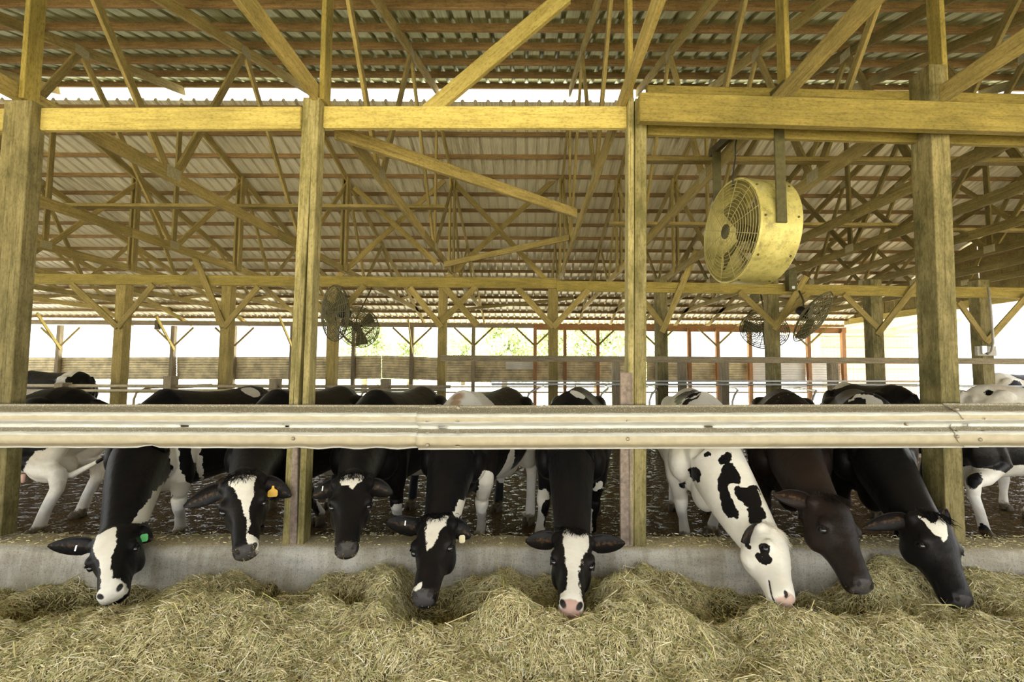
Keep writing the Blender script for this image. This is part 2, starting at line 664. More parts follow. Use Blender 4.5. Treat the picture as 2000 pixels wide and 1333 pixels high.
board('girt', (11.96, 4.5, zb + 2.3), (11.96, 11, zb + 2.3), 0.12, 0.05, M['purlin'], gable)

# ------------------------------------------------------------------ roof trusses, one every post on the left, closer set on the right
HC = H + 2.11          # centre of the bottom chords
BOT = [1.9, 4.9, 7.85, 10.9, 13.9]
TOPN = [0.6, 3.7, 6.04]
TOPF = [9.7, 12.1, 15.2]


def make_truss(posted):
    t = empty('roof_truss', (0, 3.4, HC - 0.07))
    zc = 0.07
    m = M['truss' if posted else 'truss_shaded']
    board('bottom_chord', (0, -2.3, HC), (0, 7.0, HC), 0.14, 0.04, m, t)
    board('bottom_chord', (0.0, 7.0, HC), (0.0, 16.7, HC), 0.14, 0.04, m, t)
    off = 0.085 + 0.07
    board('top_chord', (0, -2.6, h_near(-2.6) - off), (0, 7.9, h_near(7.9) - off), 0.14, 0.04, m, t)
    board('top_chord', (0, 7.84, h_far(7.84) - off), (0, 17.5, h_far(17.5) - off), 0.14, 0.04, m, t)
    tz = lambda Y: (h_near(Y) if Y < 7.9 else h_far(Y)) - off
    s = 0.0
    pairs = [(0.6, 1.9), (3.7, 1.9), (3.7, 4.9), (6.04, 4.9), (6.04, 7.85), (9.7, 7.85), (9.7, 10.9), (12.1, 10.9), (12.1, 13.9), (15.0, 13.9)]
    for i, (yt, yb) in enumerate(pairs):
        side = 0.0
        board('web', (side, yb + (0.05 if yt > yb else -0.05), HC + 0.02), (side, yt, tz(yt) - 0.02), 0.09, 0.036, m, t, up=(0, 1, 0))
    board('king_post', (0, 7.85, HC + .06), (0, 7.85, h_far(7.85) - off), 0.09, 0.036, m, t, up=(0, 1, 0))
    for Y, z in ((4.9, HC + .03), (7.85, HC + .03), (10.9, HC + .03), (6.04, tz(6.04) - .03), (9.7, tz(9.7) - .03)):
        for sx in (-1, 1):
            o = bm_obj('gusset_plate', box_bm(0.004, 0.2, 0.13, 0.001), M['gusset'], t, mtx=Matrix.Translation((sx * 0.023, Y, z)))
    if posted:
        board('post_extension', (0.045, 3.42, HC - .05), (0.045, 3.42, h_near(3.42) - off), 0.12, 0.04, M['header'], t, up=(0, 1, 0))
        for d in (-1, 1):
            board('post_extension', (d * 0.045, 9.6, HC - .05), (d * 0.045, 9.6, h_far(9.6) - off), 0.12, 0.04, m, t, up=(0, 1, 0))
    return t


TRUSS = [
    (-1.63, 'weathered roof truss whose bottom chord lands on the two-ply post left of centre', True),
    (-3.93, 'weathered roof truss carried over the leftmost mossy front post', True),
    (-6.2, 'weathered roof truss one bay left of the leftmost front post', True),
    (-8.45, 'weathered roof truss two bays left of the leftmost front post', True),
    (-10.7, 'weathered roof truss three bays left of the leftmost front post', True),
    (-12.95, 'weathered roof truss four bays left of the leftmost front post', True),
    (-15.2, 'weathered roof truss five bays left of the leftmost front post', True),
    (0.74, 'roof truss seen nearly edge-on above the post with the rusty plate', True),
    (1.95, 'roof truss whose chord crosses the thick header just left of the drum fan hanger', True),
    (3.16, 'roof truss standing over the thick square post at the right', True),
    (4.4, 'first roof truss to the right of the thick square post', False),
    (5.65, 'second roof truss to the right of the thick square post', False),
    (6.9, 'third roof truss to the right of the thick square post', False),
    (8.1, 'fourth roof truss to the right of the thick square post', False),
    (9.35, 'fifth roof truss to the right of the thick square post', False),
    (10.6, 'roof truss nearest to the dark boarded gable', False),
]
tp = {True: make_truss(True), False: make_truss(False)}
used = {True: False, False: False}
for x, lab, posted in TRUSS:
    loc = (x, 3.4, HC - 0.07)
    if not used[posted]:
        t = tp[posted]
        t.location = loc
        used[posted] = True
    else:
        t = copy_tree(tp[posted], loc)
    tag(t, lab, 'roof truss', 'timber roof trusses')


def single(name, lab, cat, o, group=None):
    o.name = name
    return tag(o, lab, cat, group, 'thing')


# boards that lie along or across the trusses
zr = HC + 0.11
p = at(90, 406, 5.6)
YR = (HC + .1 - H) / 0.353 if False else 5.9
def runner(px0, px1, py, lab, yadj=0):
    r = ray(1030, py)
    Yr = (zr - H) / (r.z / r.y)
    x0, x1 = (px0 - 1030) / F_PX * Yr, (px1 - 1030) / F_PX * Yr
    single('runner_board', lab, 'board', board('runner_board', (x0, Yr, zr), (x1, Yr, zr), 0.045, 0.10, M['truss']), 'runner boards nailed across the trusses')
runner(-300, 865, 406, 'long runner board nailed across the bottom chords of the left trusses')
runner(1225, 2100, 312, 'upper runner board across the right trusses behind the drum fan cable')
runner(1190, 1760, 437, 'lower runner board across the right trusses level with the drum fan')
runner(1840, 2100, 446, 'short runner board behind the thick right post')
def brace(lab, a, b, h=0.12, t=0.04, mat='truss', cat='brace', up=(0, 0, 1), group='loose diagonal braces'):
    return single('diagonal_brace', lab, cat, board('diagonal_brace', a, b, h, t, M[mat], up=up), group)
brace('long sagging diagonal brace under the trusses between the two middle front posts', at(655, 258, 3.75), at(1125, 417, 5.75), .12, .05)
brace('upper thin diagonal brace rising to the right of the middle inner post', at(868, 517, 8.3), at(1112, 464, 7.4), .10, .04)
brace('lower thin diagonal brace just above the far eave in the middle', at(850, 610, 14.6), at(1120, 583, 12.5), .08, .04)
for (a, b, Ya, Yb, lab) in (((640, 560), (868, 352), 9.72, 9.9, 'rising cross brace right of the left basket fans above the inner beam'),
                            ((692, 366), (852, 514), 9.66, 9.66, 'falling cross brace ending at the slim inner post above the inner beam'),
                            ((862, 553), (1090, 344), 9.74, 9.9, 'rising cross brace right of the slim inner post above the inner beam'),
                            ((884, 353), (1076, 558), 9.66, 9.66, 'falling cross brace ending at the post under the beam joint')):
    brace(lab, at(*a, Ya), at(*b, Yb), .11, .035, group='cross braces above the inner beam')
brace('broad loose board hanging down right from the slim inner post below the inner beam', at(866, 558, 9.49), at(932, 636, 9.35), .13, .04)
brace('stout front brace rising right from the middle of the header', at(835, 220, 3.52), at(1105, -8, 3.38), .13, .045, 'beam')

# ------------------------------------------------------------------ front row of posts and headers
POST_W = 0.14


def plies(name, lab, spans, Y, y_top, y_bot, mat='post', depth=0.14):
    """spans: list of (px left, px right at the rail, dx at the top) for each ply"""
    c = at((spans[0][0] + spans[-1][1]) / 2, y_bot, Y)
    root = empty(name, (c.x, Y, c.z))
    for (l, r, lt, rt, yt, yb, dep, m, nm) in spans:
        a, b = at((l + r) / 2, yb, Y - depth / 2), at((lt + rt) / 2, yt, Y - depth / 2)
        wd = (r - l) / F_PX * (Y - depth / 2)
        a.y = b.y = Y - depth / 2 + dep / 2
        board(nm, a, b, dep, wd, M[m], root, up=(0, 1, 0))
    return tag(root, lab, 'post', 'front row of barn posts')


YP = 3.42
plies('barn_post', 'leftmost mossy front post of three planks at the picture edge',
      [(-62, -44, 10, 24, 197, 1050, .12, 'post_dark', 'ply'), (-43, -22, 27, 43, 195, 1050, .14, 'post_dark', 'ply'), (-20, 0, 45, 60, 195, 1050, .11, 'post_dark', 'ply')], YP, 195, 1050)
plies('barn_post', 'weathered front post of two planks with a steel channel between them',
      [(551, 564, 590, 606, 190, 1066, .14, 'post', 'ply'), (566, 578, 606, 612, 186, 860, .06, 'post', 'cover_strip'),
       (580, 592, 613, 623, 190, 1066, .11, 'post', 'ply'), (565, 579, 568, 580, 840, 1066, .05, 'rust', 'steel_channel')], YP, 190, 1066)
plies('barn_post', 'weathered front post with a rusty steel plate on its side right of centre',
      [(1239, 1262, 1242, 1262, 192, 1070, .16, 'post', 'ply'), (1226, 1238, 1225, 1241, 190, 1066, .12, 'post', 'ply'),
       (1212, 1237, 1212, 1237, 727, 1068, .03, 'rust', 'steel_plate')], YP, 190, 1070)
pr = plies('barn_post', 'thick square mossy front post at the right',
      [(1850, 1887, 1818, 1846, 125, 1060, .19, 'post_dark', 'timber')], 3.45, 125, 1060, depth=.2)

def header(lab, pa, pb, h, t, mat='beam'):
    return single('header_beam', lab, 'beam', board('header_beam', pa, pb, h, t, M[mat], bevel=.008), 'beams on the front posts')
header('short end of pale golden header at the left of the leftmost post', at(-640, 237, 3.44), at(24, 236, 3.44), .18, .05)
header('pale golden header between the leftmost post and the two-ply post', at(84, 235, 3.44), at(591, 232, 3.44), .178, .05)
header('pale golden header between the two-ply post and the post with the rusty plate', at(633, 231, 3.44), at(1224, 231, 3.44), .175, .05)
header('thick sawn header in front of the thick square post above the drum fan', at(1247, 212, 3.24), at(2600, 252, 3.24), .215, .07, 'header')
header('lower back header under the thick sawn header', at(1262, 252, 3.50), at(2600, 292, 3.50), .11, .05, 'header')
header('upper back header peeking over the thick sawn header', at(1262, 180, 3.56), at(2600, 212, 3.56), .10, .05, 'header')

# ------------------------------------------------------------------ middle row
YM = 9.6
zt = zpx(553, YM)
def ub(lab, a, b, h=.19, t=.06, mat='header', grp='beams on the inner posts'):
    return single('header_beam', lab, 'beam', board('header_beam', a, b, h, t, M[mat]), grp)
ub('long inner beam on the middle posts left of centre', at(-300, 542, YM - .12), at(1087, 554, YM - .12), .215)
ub('long inner beam on the middle posts right of centre', at(1087, 559, YM - .12), at(2060, 574, YM - .12), .22)
MID = [(20, .2), (230, .2), (437, .19), (646, .19), (862, .17), (1080, .2), (1293, .22), (1512, .22), (1713, .24), (1925, .24)]
names = ['inner post half hidden by the leftmost mossy front post', 'first inner post right of the leftmost front post', 'second inner post right of the leftmost front post',
         'inner post behind the left pair of wire basket fans', 'slim inner post near the middle where the long rail begins', 'inner post standing below the joint of the two inner beams',
         'inner post just right of the post with the rusty plate', 'inner post below the drum fan beside the right basket fans',
         'inner post with paired knee braces left of the thick square post', 'inner post carrying a junction box at the far right']
for (px, w), nm in zip(MID, names):
    a, b = at(px, 800, YM), at(px, 545, YM)
    a = Vector((a.x, YM, 0))
    b = Vector((a.x, YM, zpx(545, YM)))
    root = empty('inner_post', (a.x, YM, 0))
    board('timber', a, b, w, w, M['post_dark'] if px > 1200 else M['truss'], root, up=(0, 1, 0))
    tag(root, nm, 'post', 'inner row of barn posts')
KB = [(230, 640, 140, 556), (230, 640, 300, 556), (437, 640, 376, 492), (437, 640, 505, 560), (646, 630, 590, 556), (646, 630, 712, 558), (862, 640, 800, 562), (862, 630, 930, 560),
      (1080, 640, 1010, 562), (1080, 640, 1150, 566), (1293, 635, 1240, 566), (1293, 650, 1360, 490), (1512, 635, 1444, 570), (1512, 645, 1575, 540), (1512, 635, 1578, 574), (1713, 640, 1648, 575),
      (1713, 655, 1798, 545), (1925, 665, 1872, 590), (1925, 670, 2010, 575)]
pos = {230: 'first inner post', 437: 'second inner post', 646: 'post behind the left basket fans', 862: 'slim middle inner post', 1080: 'inner post under the beam joint',
       1293: 'inner post beside the rusty-plate post', 1512: 'inner post beside the right basket fans', 1713: 'inner post left of the thick square post', 1925: 'junction box post'}
seen = {}
for px, py, qx, qy in KB:
    k = (px, qx > px)
    side = 'right' if qx > px else 'left'
    seen[k] = seen.get(k, 0) + 1
    extra = 'shorter second ' if seen[k] > 1 else ''
    single('knee_brace', f'{extra}knee brace leaning {side} from the {pos[px]}', 'brace',
           board('knee_brace', at(px, py, YM - .12), at(qx, qy, YM - .22), .12, .04, M['truss']), 'knee braces of the inner posts')

for (x0, x1, y, lab) in ((860, 2080, 701, 'long horizontal plank rail across the inner posts right of the slim post'),):
    single('plank_rail', lab, 'rail', board('plank_rail', at(x0, 700, YM - .14), at(x1, 707, YM - .14), .125, .04, M['grey_wood']))
for px, top, lab in ((1203, 706, 'stub post under the plank rail behind the rusty plate'), (1333, 706, 'stub post under the plank rail right of the white spotted cow\'s back'),
                (1415, 704, 'stub post under the plank rail between the white cow and the dark brown cow'), (1628, 698, 'stub post under the plank rail above the black cow with the white back streak')):
    c = at(px, 780, YM - .05)
    single('stub_post', lab, 'post', board('stub_post', (c.x, YM - .05, 0), (c.x, YM - .05, zpx(top, YM - .05)), .15, .15, M['grey_wood'], up=(0, 1, 0)), 'stub posts of the stall row')
for px, top, lab in ((122, 752, 'short wooden stall post rising in front of the far black cow'), (332, 738, 'short wooden stall post between the first two inner posts'),
                     (537, 743, 'short wooden stall post left of the two-ply post'), (753, 742, 'short wooden stall post behind the cow in the middle')):
    c = at(px, 780, YM - .5)
    single('stub_post', lab, 'post', board('stub_post', (c.x, YM - .5, 0), (c.x, YM - .5, zpx(top, YM - .5)), .2, .16, M['grey_wood'], up=(0, 1, 0)), 'stub posts of the stall row')

# stall rails and loops
YS = 9.15
def pipe(lab, pts, r, mat, cat='rail', grp='stall rails'):
    o = mesh_obj('stall_rail', *tube_geo(pts, r, 10), M[mat], None, True)
    return tag(o, lab, cat, grp, 'thing')
pipe('upper brown stall rail along the left stalls', [at(-200, 753, YS), at(880, 756, YS)], .035, 'pipe_tan')
pipe('lower brown stall rail along the left stalls', [at(-200, 764, YS - .2), at(870, 762, YS - .2)], .03, 'pipe_tan')
pipe('galvanised stall rail along the right stalls', [at(960, 751, YS), at(1700, 752, YS), at(2060, 757, YS - 1.2)], .026, 'galv')
pipe('thin upper stall rail along the right stalls', [at(960, 745, YM - .145), at(1800, 745, YM - .145)], .02, 'galv')
LOOP = [(262, 300), (310, 355), (703, 760), (1028, 1062), (1105, 1135), (1170, 1205), (1268, 1305), (1430, 1475), (1585, 1612), (1880, 1930)]
lab_loop = ['stall loop left of the second inner post', 'wide arched stall loop right of the first inner post', 'arched stall loop behind the gap between the two middle black cows',
            'stall loop right of the cow with the white shoulder', 'tan stall loop behind the post under the beam joint', 'stall loop right of the head-on cow\'s back',
            'stall loop right of the rusty-plate post', 'stall loop between the white cow and the dark brown cow', 'stall loop between the two rightmost dark backs', 'tan stall loop right of the thick square post']
for (x0, x1), lab in zip(LOOP, lab_loop):
    p0 = at(x0, 795, YS)
    pts = []
    xa, xb = at(x0, 770, YS).x, at(x1, 770, YS).x
    zt_, zb_ = zpx(762, YS), 0.0
    w = xb - xa
    pts = [(xa, YS, zb_), (xa, YS, zt_ - .22), (xa + .05, YS, zt_ - .08), (xa + .16, YS + .1, zt_), (xb, YS + .9, zt_ + .02), (xb + .05, YS + 1.6, zt_ + .02)]
    tag(mesh_obj('stall_loop', *tube_geo(pts, .024, 8), M['pipe_tan' if x0 < 1000 or x0 in (1105, 1880) else 'galv'], None, True), lab, 'stall divider', 'stall dividers', 'thing')

# ------------------------------------------------------------------ far wall
YF = 17.0
ub('grey far eave beam left of centre', at(-120, 628, YF), at(1042, 637, YF), .17, .06, 'grey_wood', 'beams on the far posts')
ub('reddish far eave beam right of centre', at(1042, 639, YF), at(1652, 646, YF), .22, .06, 'red_wood', 'beams on the far posts')
FAR = [118, 340, 458, 572, 692, 805, 925, 1045, 1103, 1167, 1282, 1345, 1400, 1463, 1577, 1645]
ordn = ['first', 'second', 'third', 'fourth', 'fifth', 'sixth', 'seventh', 'eighth', 'ninth', 'tenth', 'eleventh', 'twelfth', 'thirteenth', 'fourteenth', 'fifteenth', 'sixteenth']
for px, o_ in zip(FAR, ordn):
    c = at(px, 690, YF)
    single('far_post', f'{o_} slim post from the left along the far wall', 'post',
           board('far_post', (c.x, YF - .06, 0), (c.x, YF - .06, zpx(640, YF)), .15, .13 if px < 1090 or px > 1350 else .12, M['grey_wood' if px < 1042 else 'red_wood'], up=(0, 1, 0)), 'slim posts of the far wall')
for i, px in enumerate([118, 340, 458, 692, 805, 925, 1045, 1167, 1282, 1400, 1577]):
    for sgn, side in ((-1, 'left'), (1, 'right')):
        single('knee_brace', f'thin knee brace leaning {side} from the {ordn[FAR.index(px)]} far post', 'brace',
               board('knee_brace', at(px, 676, YF - .13), at(px + sgn * 38, 640, YF - .15), .07, .03, M['truss']), 'thin knee braces of the far wall')
# knee braces toward the camera, drawn as pale struts
for px, py, qx, qy, lab in ((118, 682, 72, 612, 'first'), (340, 684, 305, 618, 'second'), (455, 686, 422, 620, 'third'), (572, 682, 545, 618, 'fourth'), (805, 690, 797, 622, 'fifth')):
    single('eave_strut', f'{lab} pale strut from the left between a far post and the far truss ends', 'brace',
           board('eave_strut', at(px, py, YF - .15), at(qx, qy, YF - 1.3), .11, .04, M['beam']), 'pale struts of the far wall')


def panel(lab, x0, x1, yt0, yt1, yb0, yb1, mat, Yp=YF + .04):
    """corrugated sheet, ribs running along x, hung on the far posts"""
    a, b, c, d = at(x0, yt0, Yp), at(x1, yt1, Yp), at(x0, yb0, Yp), at(x1, yb1, Yp)
    V, Fc = [], []
    n = 48
    prof = []
    for i in range(n + 1):
        t = i / n
        ph = (t * 9) % 1
        dy = 0.03 if ph < .18 else 0.0
        prof.append((t, dy))
    for t, dy in prof:
        for u in (0, 1):
            tp_, bt = (a, c) if u == 0 else (b, d)
            q = tp_.lerp(bt, t)
            V.append((q.x, q.y - dy, q.z))
    for i in range(n):
        Fc.append((2 * i, 2 * i + 1, 2 * i + 3, 2 * i + 2))
    o = mesh_obj('wall_panel', V, Fc, M[mat])
    md = o.modifiers.new('thickness', 'SOLIDIFY')
    md.thickness = .004
    return tag(o, lab, 'panel', 'sheet panels of the far wall', 'thing')
panel('long grimy corrugated panel at the left end of the far wall', -140, 345, 699, 698, 742, 742, 'panel')
panel('grimy corrugated panel left of the two-ply front post', 346, 640, 698, 697, 742, 742, 'panel')
panel('grimy corrugated panel right of the left basket fans', 641, 745, 697, 695, 742, 740, 'panel')
panel('grimy sagging corrugated panel left of the slim inner post', 746, 862, 695, 699, 739, 744, 'panel')
panel('grimy corrugated panel right of the slim inner post', 863, 1044, 704, 704, 747, 747, 'panel', YF + .06)
panel('grimy corrugated panel with a pale upper sheet right of the middle', 1045, 1262, 704, 704, 747, 747, 'panel', YF + .06)
panel('small white sheet patched onto the far wall panel right of centre', 988, 1042, 704, 704, 722, 722, 'panel_white_sunlit', YF - .02)
for x0, x1, lab, mt in ((1263, 1343, 'grimy far wall panel just right of the rusty-plate post', 'panel'), (1347, 1398, 'narrow grimy far wall panel left of the thirteenth far post', 'panel'), (1402, 1461, 'grimy far wall panel right of the thirteenth far post', 'panel'),
                    (1466, 1574, 'far wall panel coloured white as if sunlit, left of the fifteenth far post', 'panel_white_sunlit'), (1579, 1642, 'far wall panel coloured white as if sunlit, right of the fifteenth far post', 'panel_white_sunlit')):
    panel(lab, x0, x1, 703, 703, 745, 745, mt, YF + .06)
for y, lab in ((757, 'far bottom fence rail below the panels'), (768, 'lowest far fence rail below the panels')):
    single('fence_rail', lab, 'rail', board('fence_rail', at(-100, y - 1, YF + .1), at(1640, y - 1, YF + .1), .05, .04, M['pipe_tan']), 'far fence rails')

# ------------------------------------------------------------------ guard rail
PROF = [(0, .004), (.012, .0), (.022, .012), (.044, .052), (.054, .072), (.066, .081), (.085, .083), (.100, .081), (.108, .079), (.118, .066), (.136, .018),
        (.148, .004), (.163, .004), (.172, .018), (.186, .055), (.193, .066), (.203, .080), (.220, .083), (.245, .083), (.258, .080), (.268, .070), (.278, .052), (.296, .012), (.306, .004), (.312, .004)]
ROWS = [p[0] for p in PROF]


def pz_dust(z):
    d = 1.0 if (.068 <= z <= .102 or .218 <= z <= .262) else (.75 if .262 < z < .30 else 0.0)
    gme = 1.0 if z < .046 else (.6 if z < .058 else (1.0 if .170 <= z <= .192 else (.5 if .192 < z < .20 else 0.0)))
    return d, gme


def rail_segment(lab, px0, yt0, px1, yt1, slots, bolts, dy=0.0, edge=None, wob=None):
    Yr = 3.31 + dy
    c0, c1 = at(px0, yt0, Yr), at(px1, yt1, Yr)
    root = empty('guard_rail', ((c0.x + c1.x) / 2, Yr, c0.z - .31))
    xs = set(np.linspace(c0.x, c1.x, 110))
    holes = []
    for px, row, w in slots:
        xc = at(px, 830, Yr - .05).x
        zr_ = {'main': (.148, .163), 'up': (.100, .108), 'low': (.186, .193), 'bot': (.268, .278)}[row]
        holes.append((xc - w / 2, xc + w / 2) + zr_)
        xs |= {xc - w / 2, xc + w / 2}
    xs = sorted(xs)
    V, Fc, D, G = [], [], [], []
    for x in xs:
        t = (x - c0.x) / (c1.x - c0.x)
        zt0 = c0.z + (c1.z - c0.z) * t
        for zz, d in PROF:
            xx = x
            if edge is not None and x - c0.x < .12:
                xx = x + edge(zz) * (1 - (x - c0.x) / .12)
            z = zt0 - zz
            if wob: z += wob(x, zz)
            V.append((xx, Yr - d, z))
            a, b = pz_dust(zz)
            D.append(a); G.append(b)
    n = len(PROF)
    for i in range(len(xs) - 1):
        xm = (xs[i] + xs[i + 1]) / 2
        for k in range(n - 1):
            zm = (ROWS[k] + ROWS[k + 1]) / 2
            if any(h[0] <= xm <= h[1] and h[2] <= zm <= h[3] for h in holes):
                continue
            Fc.append((i * n + k, i * n + k + 1, (i + 1) * n + k + 1, (i + 1) * n + k))
    o = mesh_obj('rail_beam', V, Fc, M['rail'], root, True)
    for nm, arr in (('dust', D), ('grime', G)):
        at_ = o.data.attributes.new(nm, 'FLOAT', 'POINT')
        at_.data.foreach_set('value', np.array(arr, dtype=np.float32))
    md = o.modifiers.new('thickness', 'SOLIDIFY')
    md.thickness = .004
    md.offset = 1
    for px, py, r in bolts:
        q = at(px, py, Yr - .086)
        g = Geo()
        ring = []
        for rr, dd in ((r, 0.012), (r, -.004), (r * .8, -.010), (r * .35, -.013)):
            ring.append([(q.x + rr * math.cos(a), q.y + dd, q.z + rr * math.sin(a)) for a in [2 * math.pi * k / 12 for k in range(12)]])
        V2 = [p for rg in ring for p in rg]
        F2 = [(i * 12 + k, i * 12 + (k + 1) % 12, (i + 1) * 12 + (k + 1) % 12, (i + 1) * 12 + k) for i in range(3) for k in range(12)] + [tuple(36 + k for k in range(12))]
        mesh_obj('bolt', V2, F2, M['bolt'], root, True)
    return tag(root, lab, 'guard rail', 'guard rail sections along the feed curb', 'thing')


def wob_left(x, zz):
    a = max(0, (zz - .25) / .06)
    p0, p1 = at(280, 870, 3.25).x, at(655, 870, 3.25).x
    return a * (.020 * math.exp(-((x - p0) / .05) ** 2) + .006 * math.sin(x * 22) * (1 if x > p1 - .4 else .2))


rail_segment('dusty guard rail section at the left with a dented lower edge', -620, 787.5, 905, 791.5, [(352, 'main', .06), (555, 'main', .03)],
             [(573, 857, .014), (553, 829, .002)], dy=.006, wob=wob_left)
rail_segment('dusty guard rail section in the middle lapped over its left neighbour', 819, 793, 1905, 789,
             [(862, 'main', .06), (1388, 'main', .06), (836, 'up', .024), (895, 'up', .026), (836, 'low', .024), (895, 'low', .026), (895, 'bot', .026), (1222, 'up', .006)],
             [(815 + 20, 870, .015), (895, 797, .015), (1226, 858, .014), (1771, 829, .012)], dy=-.004)
EDGE_Z = [0, .05, .09, .13, .16, .19, .22, .26, .29, .312]
EDGE_X = [.0, .03, .05, .06, .045, .01, .0, .02, .09, .17]
rail_segment('short dusty guard rail section at the right with a torn curved end', 1842, 788, 2620, 788,
             [(1895, 'main', .05), (1858, 'up', .022), (1912, 'up', .024), (1860, 'low', .022), (1914, 'low', .022)],
             [(1869, 853, .013), (1914, 859, .014), (1868, 800, .013)], dy=-.012, edge=lambda z: float(np.interp(z, EDGE_Z, EDGE_X)))

# ------------------------------------------------------------------ feed curb
CP = [(3.62, 0.0, 0), (3.60, .25, .2), (3.57, .325, 1), (3.52, .338, 1), (3.42, .338, .9), (3.345, .334, .75), (3.318, .322, .3), (3.306, .300, 0), (3.298, .27, 0), (3.29, .20, 0), (3.28, .1, 0), (3.26, -.02, 0)]
V, Fc, CR = [], [], []
nx = 240
xs = np.linspace(-6.5, 6.5, nx)
for x in xs:
    for Yc, z, cr in CP:
        w = 0.004 * math.sin(x * 9.1 + z * 30) + .003 * math.sin(x * 23 + Yc * 40)
        V.append((x, Yc + w * (z < .33), z + w * .7 * (z > .1)))
        CR.append(cr)
n = len(CP)
for i in range(nx - 1):
    for k in range(n - 1):
        Fc.append((i * n + k, (i + 1) * n + k, (i + 1) * n + k + 1, i * n + k + 1))
curb = mesh_obj('feed_curb', V, Fc, M['concrete'], None, True)
a_ = curb.data.attributes.new('crumbs', 'FLOAT', 'POINT')
a_.data.foreach_set('value', np.array(CR, dtype=np.float32))
tag(curb, 'worn concrete feed curb with crumbs of feed on its flat top', 'curb', kind='structure')

# ------------------------------------------------------------------ fans
def ring_pts(c, n, u, v, r, k=40):
    return [c + (u * math.cos(2 * math.pi * i / k) + v * math.sin(2 * math.pi * i / k)) * r for i in range(k)]


def basis(n):
    n = n.normalized()
    a = Vector((0, 0, 1)) if abs(n.z) < .9 else Vector((1, 0, 0))
    u = a.cross(n).normalized()
    return n, u, n.cross(u).normalized()


def blade_geo(c, n, u, v, ang, r0, r1, w, pitch):
    rad = u * math.cos(ang) + v * math.sin(ang)
    tan = n.cross(rad)
    V, Fc = [], []
    steps = 6
    for th in (0.003, -0.003):
        for i in range(steps + 1):
            t = i / steps
            r = r0 + (r1 - r0) * t
            ww = w * (.45 + .75 * t) * (1 if t < .9 else .85)
            pt = pitch * (1.1 - .5 * t)
            ax = tan * math.cos(pt) + n * math.sin(pt)
            nn = n * math.cos(pt) - tan * math.sin(pt)
            for s in (-.5, 0, .5):
                V.append(c + rad * r + ax * ww * s + nn * (th + (-.02 if s == 0 else 0) * w * 2))
    m = (steps + 1) * 3
    for side in (0, 1):
        for i in range(steps):
            for k in range(2):
                q = [side * m + i * 3 + k, side * m + i * 3 + k + 1, side * m + (i + 1) * 3 + k + 1, side * m + (i + 1) * 3 + k]
                Fc.append(tuple(q if side == 0 else q[::-1]))
    return V, Fc


def drum_fan():
    fc = at(1424, 453, 3.92)                       # centre of the grille
    d = (fc - Vector((0, 0, H))).normalized()
    e1 = d.cross(Vector((0, 0, 1))).normalized()
    e2 = e1.cross(d).normalized()
    n, u, v = basis(-.86 * e1 + .15 * e2 - .49 * d)
    R, L = .445, .36
    root = empty('drum_fan', fc - n * L / 2)
    V, Fc = [], []
    k = 64
    prof = [(0.0, R - .01), (0.0, R), (.012, R + .008), (.024, R), (.12, R + .002), (L - .024, R), (L - .012, R + .008), (L, R), (L, R - .01), (L - .02, R - .012), (.02, R - .012)]
    for dn, r in prof:
        V += ring_pts(fc - n * dn, n, u, v, r, k)
    m = len(prof)
    for i in range(m):
        j = (i + 1) % m
        for q in range(k):
            Fc.append((i * k + q, i * k + (q + 1) % k, j * k + (q + 1) % k, j * k + q))
    drum = mesh_obj('drum', V, Fc, M['drum'], root, True)
    for sgn in (1, -1):
        g = Geo()
        base = fc if sgn > 0 else fc - n * L
        for i in range(1, 15):
            r = R * i / 14.5
            g.tube(ring_pts(base + n * sgn * .035 * math.cos(r / R * math.pi / 2), n, u, v, r, 48), .0028, 5, closed=True)
        for i in range(12):
            a = 2 * math.pi * i / 12 + .2
            rad = u * math.cos(a) + v * math.sin(a)
            g.tube([base + rad * R * t + n * sgn * .037 * math.cos(t * math.pi / 2) for t in (.12, .35, .6, .85, .985)], .0032, 5)
        g.build('grille', M['wire'], root)
    g = Geo()
    c = fc - n * .005
    g.tube([c + n * .045, c + n * .036], [.062, .066], 20)
    g.build('badge_disc', M['dark_metal'], root)
    g = Geo()
    c = fc - n * L * .55
    g.tube([c + n * .10, c + n * .09, c - n * .12, c - n * .13], [.05, .075, .075, .05], 20)
    g.build('motor', M['dark_metal'], root)
    for i in range(4):
        mesh_obj('blade', *blade_geo(fc - n * L * .42, n, u, v, 2 * math.pi * i / 4 + .5, .06, R - .035, .22, .55), M['olive_blade'], root, True)
    # hanging arms on both sides of the drum
    mid = fc - n * L * .45
    up = Vector((0, 0, 1))
    top_z = H + 2.2
    side = n.cross(up).normalized()
    for s in (1, -1):
        foot = mid + side * s * (R + .018)
        if s == 1 and (foot - Vector((0, 0, H))).length > (mid - side * (R) - Vector((0, 0, H))).length:
            pass
        board('hanger_arm', foot - up * .06, Vector((foot.x, foot.y, top_z)), .085, .018, M['dark_metal'], root, up=tuple(n))
    board('cross_bar', (mid + side * (R + .12)) * 1 + up * (top_z - mid.z), (mid - side * (R + .12)) + up * (top_z - mid.z), .08, .05, M['dark_metal'], root)
    g = Geo()
    for a in range(0, 360, 40):
        rad = u * math.cos(math.radians(a)) + v * math.sin(math.radians(a))
        for dn in (.04, L - .04):
            q = fc - n * dn + rad * R
            g.tube([q - rad * .004, q + rad * .007], [.011, .008], 8)
    g.build('screw_heads', M['dark_metal'], drum)
    tag(root, 'large yellowed drum fan with wire grille hanging under the thick header', 'fan')
    q0 = fc - n * .1 + v * R if (fc + v * R).z > fc.z else fc - n * .1 - v * R
    pts = [at(1432, 365, 3.85), at(1431, 345, 3.84), at(1436, 310, 3.84), at(1436, 285, 3.83), at(1440, 262, 3.8)]
    tag(mesh_obj('fan_cable', *tube_geo(pts, .006, 6), M['black'], None, True), 'thin black cable running down to the drum fan', 'cable')
    return root


